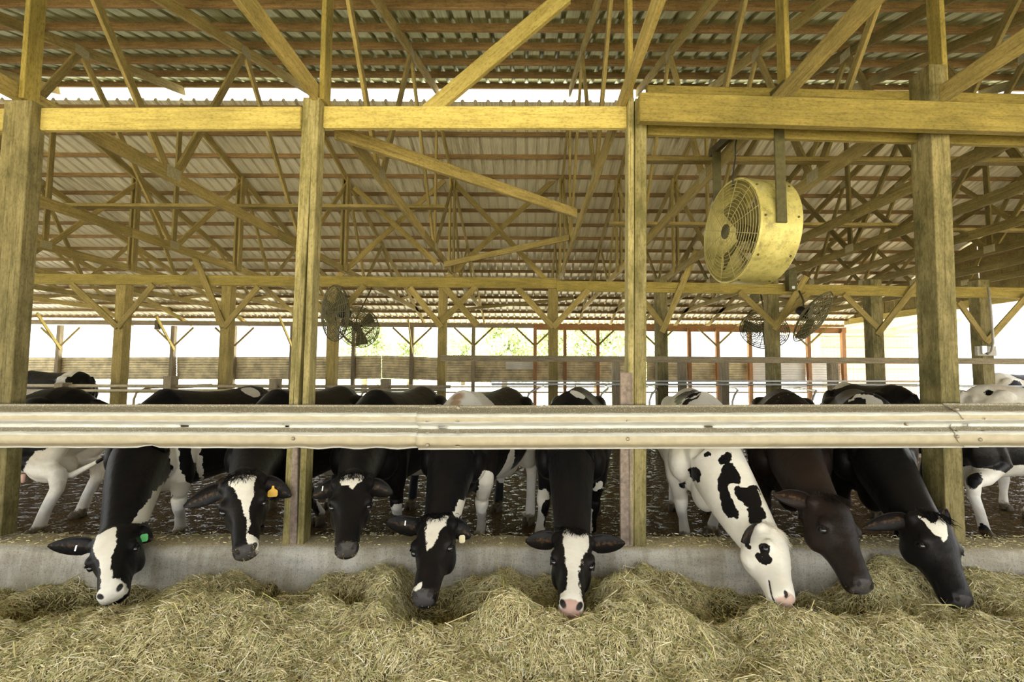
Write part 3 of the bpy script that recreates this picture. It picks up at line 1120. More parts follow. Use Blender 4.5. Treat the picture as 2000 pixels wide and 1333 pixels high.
drum_fan()


def basket_fan(lab, px, py, Y, R, aim, hang_px):
    c = at(px, py, Y)
    n, u, v = basis(Vector(aim))
    root = empty('basket_fan', c)
    g = Geo()
    for sgn in (1, -1):
        for i in range(1, 15):
            t = i / 14
            g.tube(ring_pts(c + n * sgn * R * .30 * math.cos(t * math.pi / 2) ** .8, n, u, v, R * t, 36), (.0055 if i < 14 else .010) * Y / 9, 4, closed=True)
        for i in range(20):
            a = 2 * math.pi * i / 20
            rad = u * math.cos(a) + v * math.sin(a)
            g.tube([c + rad * R * t + n * sgn * R * .30 * math.cos(min(t, 1) * math.pi / 2) ** .8 for t in (.1, .4, .7, .9, 1.0)], .006 * Y / 9, 4)
    g.build('wire_cage', M['dark_wire'], root)
    for i in range(3):
        mesh_obj('blade', *blade_geo(c, n, u, v, 2 * math.pi * i / 3 + .7, .05, R * .88, R * .52, .5), M['dark_metal'], root, True)
    g = Geo()
    g.tube([c - n * .05, c - n * .08, c - n * .30, c - n * .34], [.05, .09, .09, .05], 16)
    g.build('motor', M['black'], root)
    hz = zpx(562, YM - .12)
    g = Geo()
    top = Vector((at(hang_px, 560, YM).x, YM - .13, hz - .01)) if Y < 10 else Vector((min((q[0] for q in TRUSS), key=lambda q: abs(q - c.x)), Y, HC - .06))
    g.tube([c - n * .2, c - n * .2 + Vector((0, 0, .25)), top], .018, 8)
    g.build('hanger_pipe', M['dark_metal'], root)
    tag(root, lab, 'fan', 'wire basket fans at the inner posts')


basket_fan('larger wire basket fan beside the two-ply front post', 654, 612, 9.0, .56, (-.62, -.74, -.05), 662)
basket_fan('smaller wire basket fan right of the larger one near the two-ply front post', 701, 639, 11.4, .52, (.60, -.72, .10), 690)
basket_fan('wire basket fan tilted upward right of the inner post below the drum fan', 1588, 620, 8.9, .56, (.55, -.62, -.56), 1552)
basket_fan('wire basket fan half hidden behind the inner post below the drum fan', 1492, 646, 11.0, .54, (-.5, -.62, -.6), 1480)


def small_box(name, lab, px, py, Y, sx, sy, sz, mat, cat, parts=()):
    c = at(px, py, Y)
    root = empty(name, c - Vector((0, 0, sz / 2)))
    bm_obj('housing', box_bm(sx, sy, sz, .006), M[mat], root, mtx=Matrix.Translation(c))
    for nm, off, dim, m in parts:
        bm_obj(nm, box_bm(*dim, .004), M[m], root, mtx=Matrix.Translation(c + Vector(off)))
    return tag(root, lab, cat)


small_box('fan_bracket_box', 'dark box on the inner beam above the right basket fan', 1545, 549, YM - .25, .17, .14, .42, 'dark_metal', 'box', (('mounting_lug', (0, -.075, -.15), (.06, .02, .06), 'galv'),))
small_box('hanging_box', 'small dark box hanging under the inner beam below the drum fan', 1473, 584, YM - .1, .14, .12, .19, 'dark_metal', 'box', (('mounting_lug', (0, 0, .105), (.05, .05, .03), 'galv'),))
small_box('lamp_box', 'small black box hanging under the far eave at the left', 308, 635, YF - 1.0, .13, .13, .33, 'dark_metal', 'box', (('mounting_lug', (0, 0, .18), (.05, .05, .04), 'galv'),))
jb = small_box('junction_box', 'grey junction box on the far right inner post', 1925, 686, YM - .155, .40, .06, .20, 'grey_box', 'junction box',
               (('switch_cover', (-.08, -.045, .02), (.10, .04, .17), 'galv'),))
pts = [at(1928, 692, YM - .24), at(1936, 688, YM - .24), at(1940, 670, YM - .24), at(1935, 600, YM - .24), at(1930, 562, YM - .24)]
tag(mesh_obj('conduit', *tube_geo(pts, .022, 8), M['grey_box'], None, True), 'grey conduit bending down into the junction box', 'conduit')

# ------------------------------------------------------------------ outside: shed and trees
def shed():
    x0, x1, Y0, Y1 = 15.2, 20.9, 24.0, 30.0
    root = empty('timber_shed', (x0, Y0, 0))
    board('corner_post', (x0 + .1, Y0, 0), (x0 + .1, Y0, 3.6), .22, .22, M['siding'], root, up=(0, 1, 0))
    g = Geo()
    x = x0 + .2
    while x < x1:
        v = [(x, Y0 + .6, 0.0), (x + .19, Y0 + .6, 0.0), (x + .19, Y0 + .6, 3.5), (x, Y0 + .6, 3.5)]
        v += [(a, b + .03, c) for a, b, c in v]
        g.add((v, [(0, 1, 2, 3), (7, 6, 5, 4), (0, 4, 5, 1), (1, 5, 6, 2), (2, 6, 7, 3), (3, 7, 4, 0)]))
        x += .2
    g.build('siding', M['siding'], root, False)
    for z in (3.35, 2.75, 1.6):
        board('siding_rail', (x0, Y0 + .56, z), (x1, Y0 + .56, z), .14, .05, M['siding'], root)
    for k in range(5):
        xx = x0 + .3 + k * 1.3
        board('rafter', (xx, Y0 - 2.4, 4.05), (xx + .0, Y0 + 3.0, 3.55), .16, .05, M['siding'], root)
    rv = [(x0 - .6, Y0 - 2.6, 4.25), (x1, Y0 - 2.6, 4.25), (x1, Y0 + 3.2, 3.7), (x0 - .6, Y0 + 3.2, 3.7)]
    rv += [(a, b, c + .05) for a, b, c in rv]
    mesh_obj('roof_sheet', rv, [(0, 1, 2, 3), (7, 6, 5, 4), (0, 4, 5, 1), (1, 5, 6, 2), (2, 6, 7, 3), (3, 7, 4, 0)], M['roof'], root)
    board('eave_beam', (x0 - .4, Y0 - .1, 3.66), (x1, Y0 - .1, 3.66), .22, .08, M['siding'], root)
    tag(root, 'sunlit orange timber shed with a lean-to roof beyond the far right corner', 'shed')


shed()
g = Geo()
for z in (.6, 1.1):
    g.tube([(13.5, 21, z), (26, 21, z)], .03, 8)
for x in (14, 16.6, 19.2, 21.8):
    g.tube([(x, 21, 0), (x, 21, 1.15)], .035, 8)
tag(g.build('yard_gate', M['red_wood']), 'red pipe gate in front of the orange shed', 'gate')


def tree(lab, px, Y, h, cr, ncl, seed):
    r = np.random.default_rng(seed)
    c = at(px, 700, Y)
    root = empty('tree', (c.x, Y, -.03))
    g = Geo()
    g.tube([(c.x, Y, -.03), (c.x + .1, Y, h * .35), (c.x - .05, Y + .1, h * .75)], [.22, .16, .05], 8)
    for k in range(5):
        a = r.uniform(0, 6.28)
        z0 = h * r.uniform(.25, .5)
        g.tube([(c.x, Y, z0), (c.x + math.cos(a) * cr * .4, Y + math.sin(a) * cr * .4, z0 + h * .15), (c.x + math.cos(a) * cr * .8, Y + math.sin(a) * cr * .8, z0 + h * .25)], [.09, .06, .02], 6)
    g.build('trunk', M['bark'], root)
    cl = []
    for k in range(int(ncl * 1.5)):
        a, q = r.uniform(0, 6.28), r.uniform(0, 1) ** .5
        zz = r.uniform(.18, .95)
        rad = cr * q * (1.0 - abs(zz - .5) * .9)
        cl.append((c.x + math.cos(a) * rad, Y + math.sin(a) * rad, h * zz))
    cl = np.array(cl)
    n = len(cl) * 60
    ctr = np.repeat(cl, 60, 0) + r.normal(0, .28, (n, 3))
    d1 = r.normal(0, 1, (n, 3)); d1 /= np.linalg.norm(d1, axis=1)[:, None]
    d2 = np.cross(d1, r.normal(0, 1, (n, 3))); d2 /= np.linalg.norm(d2, axis=1)[:, None]
    sz = r.uniform(.09, .17, (n, 1))
    P = np.stack([ctr - d1 * sz, ctr + d2 * sz * .5, ctr + d1 * sz, ctr - d2 * sz * .5], 1).reshape(-1, 3)
    me = bpy.data.meshes.new('foliage')
    me.from_pydata(P.tolist(), [], np.arange(4 * n).reshape(-1, 4).tolist())
    me.materials.append(M['leaf'])
    t = me.attributes.new('tone', 'FLOAT', 'POINT')
    t.data.foreach_set('value', np.repeat(r.uniform(0, 1, n), 4).astype(np.float32))
    o = link(bpy.data.objects.new('foliage', me))
    put(o, root)
    tag(root, lab, 'tree', 'sunlit trees beyond the far wall')


for i, (px, Y, h, cr, ncl, lab) in enumerate([
        (712, 32, 5.0, 1.8, 60, 'pale thin tree beyond the far wall behind the left basket fans'),
        (800, 40, 4.4, 2.0, 60, 'pale low tree beyond the far wall left of the slim inner post'),
        (905, 46, 5.2, 2.2, 70, 'pale tree beyond the far wall just right of the slim inner post'),
        (985, 33, 5.6, 2.2, 90, 'bright green tree beyond the far wall left of the post under the beam joint'),
        (1082, 39, 6.2, 2.3, 110, 'full bright green tree directly behind the post under the beam joint'),
        (1165, 33, 6.4, 2.5, 120, 'dense bright green tree beyond the far wall left of the rusty-plate post'),
        (1235, 44, 5.6, 2.0, 80, 'green tree half hidden by the rusty-plate post'),
        (1292, 38, 4.9, 1.0, 24, 'small thin tree top right of the rusty-plate post')]):
    tree(lab, px, Y, h, cr, ncl, 100 + i)

# ------------------------------------------------------------------ hay
CONT = [(-300, 1162), (0, 1158), (60, 1150), (150, 1158), (230, 1172), (300, 1152), (340, 1138), (380, 1124), (430, 1114), (470, 1132), (520, 1154), (560, 1146), (620, 1138), (690, 1128), (740, 1115), (775, 1120),
        (810, 1152), (870, 1154), (930, 1138), (980, 1127), (1030, 1138), (1080, 1148), (1140, 1155), (1200, 1132), (1250, 1115), (1290, 1119), (1330, 1126), (1370, 1138), (1410, 1152), (1480, 1168), (1560, 1170),
        (1640, 1158), (1690, 1130), (1750, 1098), (1800, 1105), (1860, 1128), (1920, 1124), (2000, 1125), (2300, 1130)]
CX_ = np.array([at(px, py, 3.1).x for px, py in CONT])
CZ_ = np.array([at(px, py, 3.1).z for px, py in CONT])


def vnoise(x, y, seed):
    xi, yi = np.floor(x).astype(int), np.floor(y).astype(int)
    xf, yf = x - xi, y - yi
    xf, yf = xf * xf * (3 - 2 * xf), yf * yf * (3 - 2 * yf)
    def hsh(i, j):
        n = (i * 374761393 + j * 668265263 + seed * 1442695041) & 0x7fffffff
        n = ((n ^ (n >> 13)) * 1274126177) & 0x7fffffff
        return ((n ^ (n >> 16)) & 0xffff) / 65535.0
    a, b, c, d = hsh(xi, yi), hsh(xi + 1, yi), hsh(xi, yi + 1), hsh(xi + 1, yi + 1)
    return (a * (1 - xf) + b * xf) * (1 - yf) + (c * (1 - xf) + d * xf) * yf - .5


def fbm(x, y, seed, o=4):
    s, a, f = 0, 1.0, 1.0
    for k in range(o):
        s = s + a * vnoise(x * f, y * f, seed + k)
        a *= .5
        f *= 2.03
    return s


PITS = [(110, 1190, .20, .10), (590, 1150, .09, .06), (410, 1192, .13, .06), (690, 1180, .10, .06), (880, 1220, .20, .12), (520, 1165, .10, .06), (830, 1180, .13, .10), (1115, 1212, .17, .10), (1420, 1195, .22, .10), (1540, 1205, .16, .10), (1650, 1205, .15, .11), (1900, 1205, .13, .12), (215, 1178, .15, .07)]
PIT = [(atz(px, py, .10), r, d) for px, py, r, d in PITS]
LUMPS = [(490, 1195, .16, .06), (800, 1262, .2, .05), (960, 1225, .18, .08), (1000, 1240, .2, .05), (1250, 1195, .17, .10), (1190, 1180, .13, .08), (1490, 1215, .16, .07), (1590, 1225, .14, .06), (1750, 1240, .25, .06), (640, 1195, .13, .05), (770, 1170, .14, .09),
         (330, 1240, .25, .03), (1330, 1240, .2, .05), (1680, 1165, .16, .06)]
LUMP = [(atz(px, py, .15), r, d) for px, py, r, d in LUMPS]


def hay_h(x, y):
    c = np.interp(x, CX_, CZ_)
    z = .02 + 0 * x
    z = np.maximum(z, 0)
    ridge = (c - .118) * np.exp(-np.clip((3.12 - y) / .24, 0, None) ** 2)
    berm = .135 * np.exp(-((y - 2.62) / .27) ** 2) * (1.0 + .9 * vnoise(x * 2.1 + 3, y * .5, 5))
    z = z + .03 + np.maximum(ridge, 0) + berm * (1 - .45 * np.exp(-((y - 3.12) / .24) ** 2))
    for q, r, d in LUMP:
        z = z + d * 1.35 * np.exp(-((x - q.x) ** 2 + ((y - q.y) * 1.2) ** 2) / r ** 2)
    for q, r, d in PIT:
        z = z - d * 1.35 * np.exp(-((x - q.x) ** 2 + ((y - q.y) * 1.15) ** 2) / r ** 2)
    fall = np.clip((y - 1.75) / .5, 0, 1)
    z = z * (.25 + .75 * fall)
    z = z + (.10 * fbm(x * 3.6, y * 4, 21) + .03 * fbm(x * 13, y * 13, 31)) * (.35 + .65 * fall)
    return np.maximum(z, .006)


nx, ny = 500, 120
gx = np.linspace(-5.6, 5.6, nx)
gy = np.linspace(1.1, 3.275, ny)
X, Yg = np.meshgrid(gx, gy)
Z = hay_h(X, Yg)
Pm = np.stack([X, Yg, Z], -1).reshape(-1, 3)
idx = np.arange(nx * ny).reshape(ny, nx)
Q = np.stack([idx[:-1, :-1], idx[:-1, 1:], idx[1:, 1:], idx[1:, :-1]], -1).reshape(-1, 4)


def strands(N, sampler, lmean, lmax, wlo, whi, tilt, pal, pw, seed, curl=.35):
    r = np.random.default_rng(seed)
    x, y, z, gxn, gyn = sampler(N, r)
    N = len(x)
    L = np.minimum(lmean * np.exp(r.normal(0, .45, N)), lmax)
    a = r.uniform(0, 2 * np.pi, N)
    dx, dy = np.cos(a), np.sin(a)
    dz = gxn * dx + gyn * dy + r.normal(.05, tilt, N)
    d = np.stack([dx, dy, dz], 1)
    d /= np.linalg.norm(d, axis=1)[:, None]
    c0 = np.stack([x, y, z + .002 + r.uniform(0, .012, N)], 1)
    bend = r.normal(0, curl, (N, 3)) * L[:, None] * .5
    bend[:, 2] = np.abs(bend[:, 2]) * .5
    p0 = c0 - d * L[:, None] * .5
    p2 = c0 + d * L[:, None] * .5
    p1 = c0 + bend * .6
    wv = np.cross(d, r.normal(0, 1, (N, 3)) + np.array([0, -.6, 1.2]))
    wv /= np.linalg.norm(wv, axis=1)[:, None] + 1e-9
    w = r.uniform(wlo, whi, N)[:, None] * .5
    w = wv * w
    P = np.stack([p0 - w, p0 + w, p1 - w, p1 + w, p2 - w * .6, p2 + w * .6], 1).reshape(-1, 3)
    b = (np.arange(N) * 6)[:, None]
    Fq = np.concatenate([b + np.array([[0, 1, 3, 2]]), b + np.array([[2, 3, 5, 4]])], 0)
    pal = np.array(pal)
    k = r.choice(len(pal), N, p=pw)
    col = pal[k] * r.uniform(.75, 1.2, (N, 1))
    return P, Fq, np.repeat(col, 6, 0)


def raw_mesh(name, P, Fq, mats, col=None, matidx=None, smooth=False):
    me = bpy.data.meshes.new(name)
    me.vertices.add(len(P))
    me.vertices.foreach_set('co', P.astype(np.float32).ravel())
    n = len(Fq)
    me.loops.add(n * 4)
    me.loops.foreach_set('vertex_index', Fq.astype(np.int32).ravel())
    me.polygons.add(n)
    me.polygons.foreach_set('loop_start', np.arange(0, 4 * n, 4, dtype=np.int32))
    for m in mats:
        me.materials.append(m)
    if matidx is not None:
        me.polygons.foreach_set('material_index', matidx.astype(np.int32))
    if smooth:
        me.polygons.foreach_set('use_smooth', np.ones(n, dtype=bool))
    me.update(calc_edges=True)
    if col is not None:
        at_ = me.attributes.new('col', 'FLOAT_COLOR', 'POINT')
        c4 = np.concatenate([col, np.ones((len(col), 1))], 1)
        at_.data.foreach_set('color', c4.astype(np.float32).ravel())
    me.validate()
    return link(bpy.data.objects.new(name, me))


def samp_hay(N, r):
    y = 1.55 + (3.27 - 1.55) * r.uniform(0, 1, N) ** .9
    x = np.where(r.uniform(0, 1, N) < .82, r.uniform(-1.28, 1.2, N) * y * 1.02, r.uniform(-5.3, 5.3, N))
    z = hay_h(x, y)
    e = .02
    gx_ = (hay_h(x + e, y) - z) / e
    gy_ = (hay_h(x, y + e) - z) / e
    # looser, denser straw on the heaps, thin scatter on the scraped floor
    keep = r.uniform(0, 1, N) < np.clip(.16 + z * 8, 0, 1)
    return x[keep], y[keep], z[keep], gx_[keep], gy_[keep]


PAL = [(.92, .82, .54), (.80, .70, .40), (.55, .53, .24), (.34, .335, .13), (.30, .215, .105), (.95, .91, .72), (.66, .54, .28)]
PW = [.20, .24, .20, .12, .07, .07, .10]
P1, F1, C1 = strands(250000, samp_hay, .050, .16, .0016, .0034, .28, PAL, PW, 1)
P2, F2, C2 = strands(70000, samp_hay, .018, .05, .003, .008, .35, PAL, PW, 2, .2)
P3, F3, C3 = strands(2600, samp_hay, .12, .24, .003, .006, .45, [(.70, .62, .38), (.62, .52, .25), (.42, .42, .12)], [.5, .3, .2], 3, .5)
base_col = np.tile(np.array([[.2, .16, .06]]), (len(Pm), 1))
P = np.concatenate([Pm, P1, P2, P3])
o1, o2, o3 = len(Pm), len(Pm) + len(P1), len(Pm) + len(P1) + len(P2)
Fq = np.concatenate([Q, F1 + o1, F2 + o2, F3 + o3])
mi = np.concatenate([np.zeros(len(Q)), np.ones(len(F1) + len(F2) + len(F3))])
hay = raw_mesh('hay', P, Fq, [M['haybed'], M['hay']], np.concatenate([base_col, C1, C2, C3]), mi)
tag(hay, 'loose heaps of chopped green and straw coloured hay along the feed alley', 'hay', kind='stuff')


def samp_curb(N, r):
    x = r.uniform(-6.0, 6.0, N)
    y = 3.33 + .25 * r.uniform(0, 1, N)
    keep = r.uniform(0, 1, N) < (.5 + .9 * vnoise(x * 3, y * 9, 77))
    z = np.full(N, .336)
    return x[keep], y[keep], z[keep], 0 * x[keep], 0 * x[keep]


Pc, Fc_, Cc = strands(12000, samp_curb, .016, .05, .0025, .006, .12, PAL, PW, 9, .2)
cr = raw_mesh('feed_crumbs', Pc, Fc_, [M['hay']], Cc)
tag(cr, 'scattered crumbs of chopped feed lying on top of the concrete curb', 'feed crumbs', kind='stuff')

# ------------------------------------------------------------------ cows
def sec(c, u, v, ru, rt, rb, N=28, e=.9, top=.25, bot=.0):
    out = []
    for i in range(N):
        a = 2 * math.pi * i / N
        cs, sn = math.cos(a), math.sin(a)
        x = ru * math.copysign(abs(cs) ** e, cs)
        y = (rt if sn > 0 else rb) * math.copysign(abs(sn) ** e, sn)
        x *= 1 - (top if sn > 0 else bot) * sn * sn
        out.append(c + u * x + v * y)
    return out


def loft(secs):
    N = len(secs[0])
    V, Fc = [], []
    for s in secs:
        V += s
    for i in range(len(secs) - 1):
        for k in range(N):
            k2 = (k + 1) % N
            Fc.append((i * N + k, i * N + k2, (i + 1) * N + k2, (i + 1) * N + k))
    c0, c1 = sum(secs[0], Vector()) / N, sum(secs[-1], Vector()) / N
    V += [c0, c1]
    b = len(secs) * N
    for k in range(N):
        k2 = (k + 1) % N
        Fc.append((k2, k, b))
        Fc.append(((len(secs) - 1) * N + k, (len(secs) - 1) * N + k2, b + 1))
    return V, Fc


def ell(c, axes, r, n=14):
    V, Fc = [], []
    for i in range(n + 1):
        th = math.pi * i / n
        for k in range(n * 2):
            ph = math.pi * k / n
            V.append(c + axes[0] * (r[0] * math.sin(th) * math.cos(ph)) + axes[1] * (r[1] * math.sin(th) * math.sin(ph)) + axes[2] * (r[2] * math.cos(th)))
    m = n * 2
    for i in range(n):
        for k in range(m):
            Fc.append((i * m + k, i * m + (k + 1) % m, (i + 1) * m + (k + 1) % m, (i + 1) * m + k))
    return V, Fc


def smooth_poly(p):
    m = len(p)
    out = []
    for i in range(m):
        a, b, c, d = p[i - 1], p[i], p[(i + 1) % m], p[(i + 2) % m]
        for t in (0, .25, .5, .75):
            out.append(.5 * (2 * b + (c - a) * t + (2 * a - 5 * b + 4 * c - d) * t * t + (3 * b - a - 3 * c + d) * t ** 3))
    return np.array(out)


def poly_sd(poly, x, y):
    """signed distance to a smoothed polygon, positive inside"""
    p = smooth_poly(np.array(poly, dtype=float))
    d = np.full(len(x), 1e9)
    ins = np.zeros(len(x), bool)
    m = len(p)
    for i in range(m):
        ax, ay = p[i]
        bx, by = p[(i + 1) % m]
        ex, ey = bx - ax, by - ay
        t = np.clip(((x - ax) * ex + (y - ay) * ey) / (ex * ex + ey * ey + 1e-12), 0, 1)
        d = np.minimum(d, np.hypot(x - ax - t * ex, y - ay - t * ey))
        c = ((ay > y) != (by > y)) & (x < (bx - ax) * (y - ay) / (by - ay + 1e-12) + ax)
        ins ^= c
    return np.where(ins, d, -d)


# along the body from the point of the shoulder: x, top z, bottom z, half width
TORSO = [(-.03, 1.14, .76, .08), (.02, 1.22, .62, .18), (.12, 1.32, .525, .275), (.26, 1.415, .50, .318), (.45, 1.39, .505, .345), (.70, 1.365, .515, .372),
         (.95, 1.365, .53, .378), (1.15, 1.385, .59, .35), (1.30, 1.405, .67, .305), (1.44, 1.385, .72, .26), (1.56, 1.335, .78, .20), (1.64, 1.27, .90, .13), (1.68, 1.18, 1.0, .06)]
# along the head from the poll: t, front n, back n, half width, squareness at the jaw
HEAD = [(-.055, -.055, -.125, .045, .0), (-.03, -.015, -.165, .085, .1), (.02, .008, -.205, .106, .2), (.09, .016, -.235, .116, .3), (.17, .014, -.250, .119, .38), (.23, .008, -.238, .106, .42),
        (.29, .002, -.208, .089, .42), (.34, .0, -.178, .078, .38), (.40, .002, -.155, .071, .30), (.45, .002, -.142, .069, .22), (.485, -.004, -.135, .068, .18), (.512, -.020, -.122, .060, .15), (.528, -.044, -.098, .040, .1)]
COATS = {}


def coat(key, **kw):
    if key not in COATS:
        COATS[key] = m_coat('coat_' + key, **kw)
    return COATS[key]


def cow(label, S0, R0, P, Mz, N, near=True, hs=1.08, ht=None, ears=None, blaze=(), marks=(), white=False, mat=None, scale=1.0, voxel=.0115, legs=None, neck_r=1.0, tags=(), forelock=None,
        tail=None, group='dairy cows', head_dir=None, tan=(), body_w=1.0, udder=True, ear_white=False, muzzle_on=True, neck_drop=0.0, teats=(), eyes=True, chaff=0, crumbs=0):
    up = Vector((0, 0, 1))
    s0, r0 = Vector((*S0, 0)), Vector((*R0, 0))
    fw = (s0 - r0).normalized()
    sd = fw.cross(up).normalized()
    ls = (s0 - r0).length / 1.68
    B = lambda x, lat, z: s0 - fw * (x * ls) + sd * (lat * body_w * scale) + up * (z * scale)
    # head frame
    ht = ht or hs
    L = .515 * hs
    if head_dir is None:
        Pp = at(*P)
        o = Vector((0, 0, H))
        d = ray(*Mz)
        d.normalize()
        oc = o - Pp
        b, c = d.dot(oc), oc.dot(oc) - L * L
        disc = b * b - c
        tt = -b - math.sqrt(disc) if disc > 0 and near else (-b + math.sqrt(disc) if disc > 0 else -b)
        a = (o + d * tt - Pp).normalized()
    else:
        Pp, a = Vector(P), Vector(head_dir).normalized()
    if N[0] == 'side':
        sv_ = (Vector((0, 0, H)) - Pp).normalized()
        sv_ = (sv_ - a * sv_.dot(a)).normalized()
        n = a.cross(sv_)
        if n.x < 0: n = -n
        n = n + sv_ * N[1]
    else:
        n = Vector(N)
    n = (n - a * n.dot(a)).normalized()
    l = n.cross(a).normalized()
    Hd = lambda t, lat, nn: Pp + a * (t * hs) + l * (lat * ht) + n * (nn * ht)
    G = Geo()
    # torso
    secs = []
    for x, zt, zb, hw in TORSO:
        zc = zb + (zt - zb) * .48
        secs.append(sec(B(x, 0, zc), sd, up, hw * body_w * scale, (zt - zc) * scale, (zc - zb) * scale, 32, .92, .34, .10))
    G.add(loft(secs))
    A3 = (fw, sd, up)
    sc = lambda r: tuple(q * scale for q in r)
    for s in (-1, 1):
        G.add(ell(B(1.28, s * .215, 1.20), A3, sc((.16, .095, .11))))      # hook bones
        G.add(ell(B(1.60, s * .11, 1.16), A3, sc((.06, .05, .06))))        # pin bones
        G.add(ell(B(.26, s * .25, .98), A3, sc((.17, .085, .30))))       # shoulder blade
        G.add(ell(B(.09, s * .19, .82), A3, sc((.14, .11, .17))))          # point of shoulder
        G.add(ell(B(1.36, s * .20, .93), A3, sc((.26, .13, .30))))         # thigh
    G.add(ell(B(.05, 0, .60), A3, sc((.16, .12, .18))))                    # brisket
    if udder:
        G.add(ell(B(1.22, 0, .60), A3, sc((.22, .16, .16))))
    # legs
    legs = legs or {}
    hoofs = []
    for nm, s in (('fl', -1), ('fr', 1)):
        hf = Vector((*legs[nm], 0)) if nm in legs else B(.30, s * .19, 0)
        el = B(.27, s * .215, .64)
        kn = el.lerp(hf, .50) + fw * .015
        kn.z = .40 * scale
        ft = hf.copy() + up * .10 * scale - fw * .02
        G.add(tube_geo([B(.24, s * .21, .95), B(.25, s * .215, .80), el, el.lerp(kn, .55), kn + up * .05, kn, kn - up * .06, kn.lerp(ft, .55), ft, hf + up * .055 + fw * .01, hf + up * .015 + fw * .02],
                       [q * scale for q in (.12, .115, .093, .068, .062, .064, .052, .041, .05, .052, .054)], 14))
        hoofs.append((hf + fw * .02, fw))
    for nm, s in (('hl', -1), ('hr', 1)):
        hf = Vector((*legs[nm], 0)) if nm in legs else B(1.50, s * .18, 0)
        st = B(1.22, s * .21, .74)
        hk = B(1.60, s * .18, .52).lerp(hf - fw * .10, .5)
        hk.z = .52 * scale
        ft = hf + up * .10 * scale - fw * .02
        G.add(tube_geo([B(1.36, s * .2, 1.05), st, st.lerp(hk, .55), hk + up * .06, hk, hk - up * .08, hk.lerp(ft, .6), ft, hf + up * .055 + fw * .01, hf + up * .015 + fw * .02],
                       [q * scale for q in (.15, .155, .10, .068, .066, .054, .047, .052, .054, .056)], 14))
        hoofs.append((hf + fw * .02, fw))
    # tail
    tl = tail or [B(1.66, 0, 1.27), B(1.73, 0, 1.18), B(1.76, 0, .95), B(1.75, 0, .70), B(1.74, 0, .5)]
    G.add(tube_geo(tl, [.045, .035, .022, .02, .035][:len(tl)] if len(tl) == 5 else [.035] * len(tl), 10))
    # neck
    p0 = B(.30, 0, .99)
    p3 = Hd(.06, 0, -.115)
    dist = (p3 - p0).length
    p1 = p0 + (fw * .8 + (p3 - p0).normalized() * .6).normalized() * dist * .35
    p2 = p3 - (a * .55 + n * .55 - (p3 - p0).normalized() * .5).normalized() * 0 - (a * .45 + n * .25 + (p0 - p3).normalized() * -.6).normalized() * dist * .30
    p2.z -= neck_drop
    secs = []
    K_ = 15
    for i in range(K_):
        t = i / (K_ - 1)
        c = p0 * (1 - t) ** 3 + p1 * 3 * t * (1 - t) ** 2 + p2 * 3 * t * t * (1 - t) + p3 * t ** 3
        tg = ((p1 - p0) * (1 - t) ** 2 + (p2 - p1) * 2 * t * (1 - t) + (p3 - p2) * t * t).normalized()
        su = (sd * (1 - t) * (1 if sd.dot(l) > 0 else -1) + l * t)
        su = (su - tg * su.dot(tg)).normalized()
        sv = su.cross(tg).normalized()
        if sv.z < 0 and t < .3: sv = -sv
        ru = (.245 * (1 - t) ** 1.3 + .104 * (1 - (1 - t) ** 1.3)) * neck_r * (scale * (1 - t) + ht * t)
        rt = (.33 * (1 - t) + .118 * t) * (scale * (1 - t) + ht * t)
        rb = (.40 * (1 - t) ** 1.25 + .120 * (1 - (1 - t) ** 1.25)) * (scale * (1 - t) + ht * t)
        dorsal = sv.dot(up + fw * -.3) > 0
        secs.append(sec(c, su, sv, ru, rt if dorsal else rb, rb if dorsal else rt, 28, .95, .22 if dorsal else .42, .42 if dorsal else .22))
    G.add(loft(secs))
    # head
    secs = []
    for t, nf, nb, hw, jw in HEAD:
        c = Hd(t, 0, (nf + nb) / 2)
        r = (nf - nb) / 2 * ht
        secs.append(sec(c, l, n, hw * ht, r, r, 32, .80, .06, jw))
    G.add(loft(secs))
    ax = (l, a, n)
    for s in (-1, 1):
        G.add(ell(Hd(.178, s * .100, -.044), ax, (.032 * hs, .042 * hs, .034 * hs)))      # brow
        G.add(ell(Hd(.20, s * .066, -.155), ax, (.052 * hs, .10 * hs, .085 * hs)))        # cheek
        G.add(ell(Hd(.48, s * .043, -.030), ax, (.024 * hs, .036 * hs, .026 * hs)))       # nostril wing
        G.add(ell(Hd(.03, s * .085, -.075), ax, (.055 * hs, .05 * hs, .05 * hs)))         # ear root
    G.add(ell(Hd(-.02, 0, -.05), ax, (.062 * hs, .045 * hs, .05 * hs)))                   # poll knob
    G.add(ell(Hd(.475, 0, -.115), ax, (.046 * hs, .045 * hs, .03 * hs)))                  # lower lip
    me = bpy.data.meshes.new('tmp')
    me.from_pydata([tuple(v) for v in G.V], [], G.F)
    tmp = link(bpy.data.objects.new('tmp', me))
    md = tmp.modifiers.new('r', 'REMESH')
    md.mode = 'VOXEL'
    md.voxel_size = voxel
    md2 = tmp.modifiers.new('s', 'SMOOTH')
    md2.factor = .5
    md2.iterations = 5 if voxel < .015 else 3
    bpy.context.view_layer.update()
    dg = bpy.context.evaluated_depsgraph_get()
    ev = bpy.data.meshes.new_from_object(tmp.evaluated_get(dg))
    bpy.data.objects.remove(tmp)
    nv = len(ev.vertices)
    V = np.zeros(nv * 3, np.float32)
    ev.vertices.foreach_get('co', V)
    V = V.reshape(-1, 3).astype(float)
    nf_ = len(ev.polygons)
    lt = np.zeros(nf_, np.int32)
    ev.polygons.foreach_get('loop_total', lt)
    if not (lt == 4).all():
        pass
    Fl = [tuple(p.vertices) for p in ev.polygons]
    bpy.data.meshes.remove(ev)
    # nostrils and mouth line
    aN, nN, lN, PN = (np.array(q) for q in (a, n, l, Pp))
    def hc(V):
        r = V - PN
        return r @ aN / hs, r @ lN / ht, r @ nN / ht
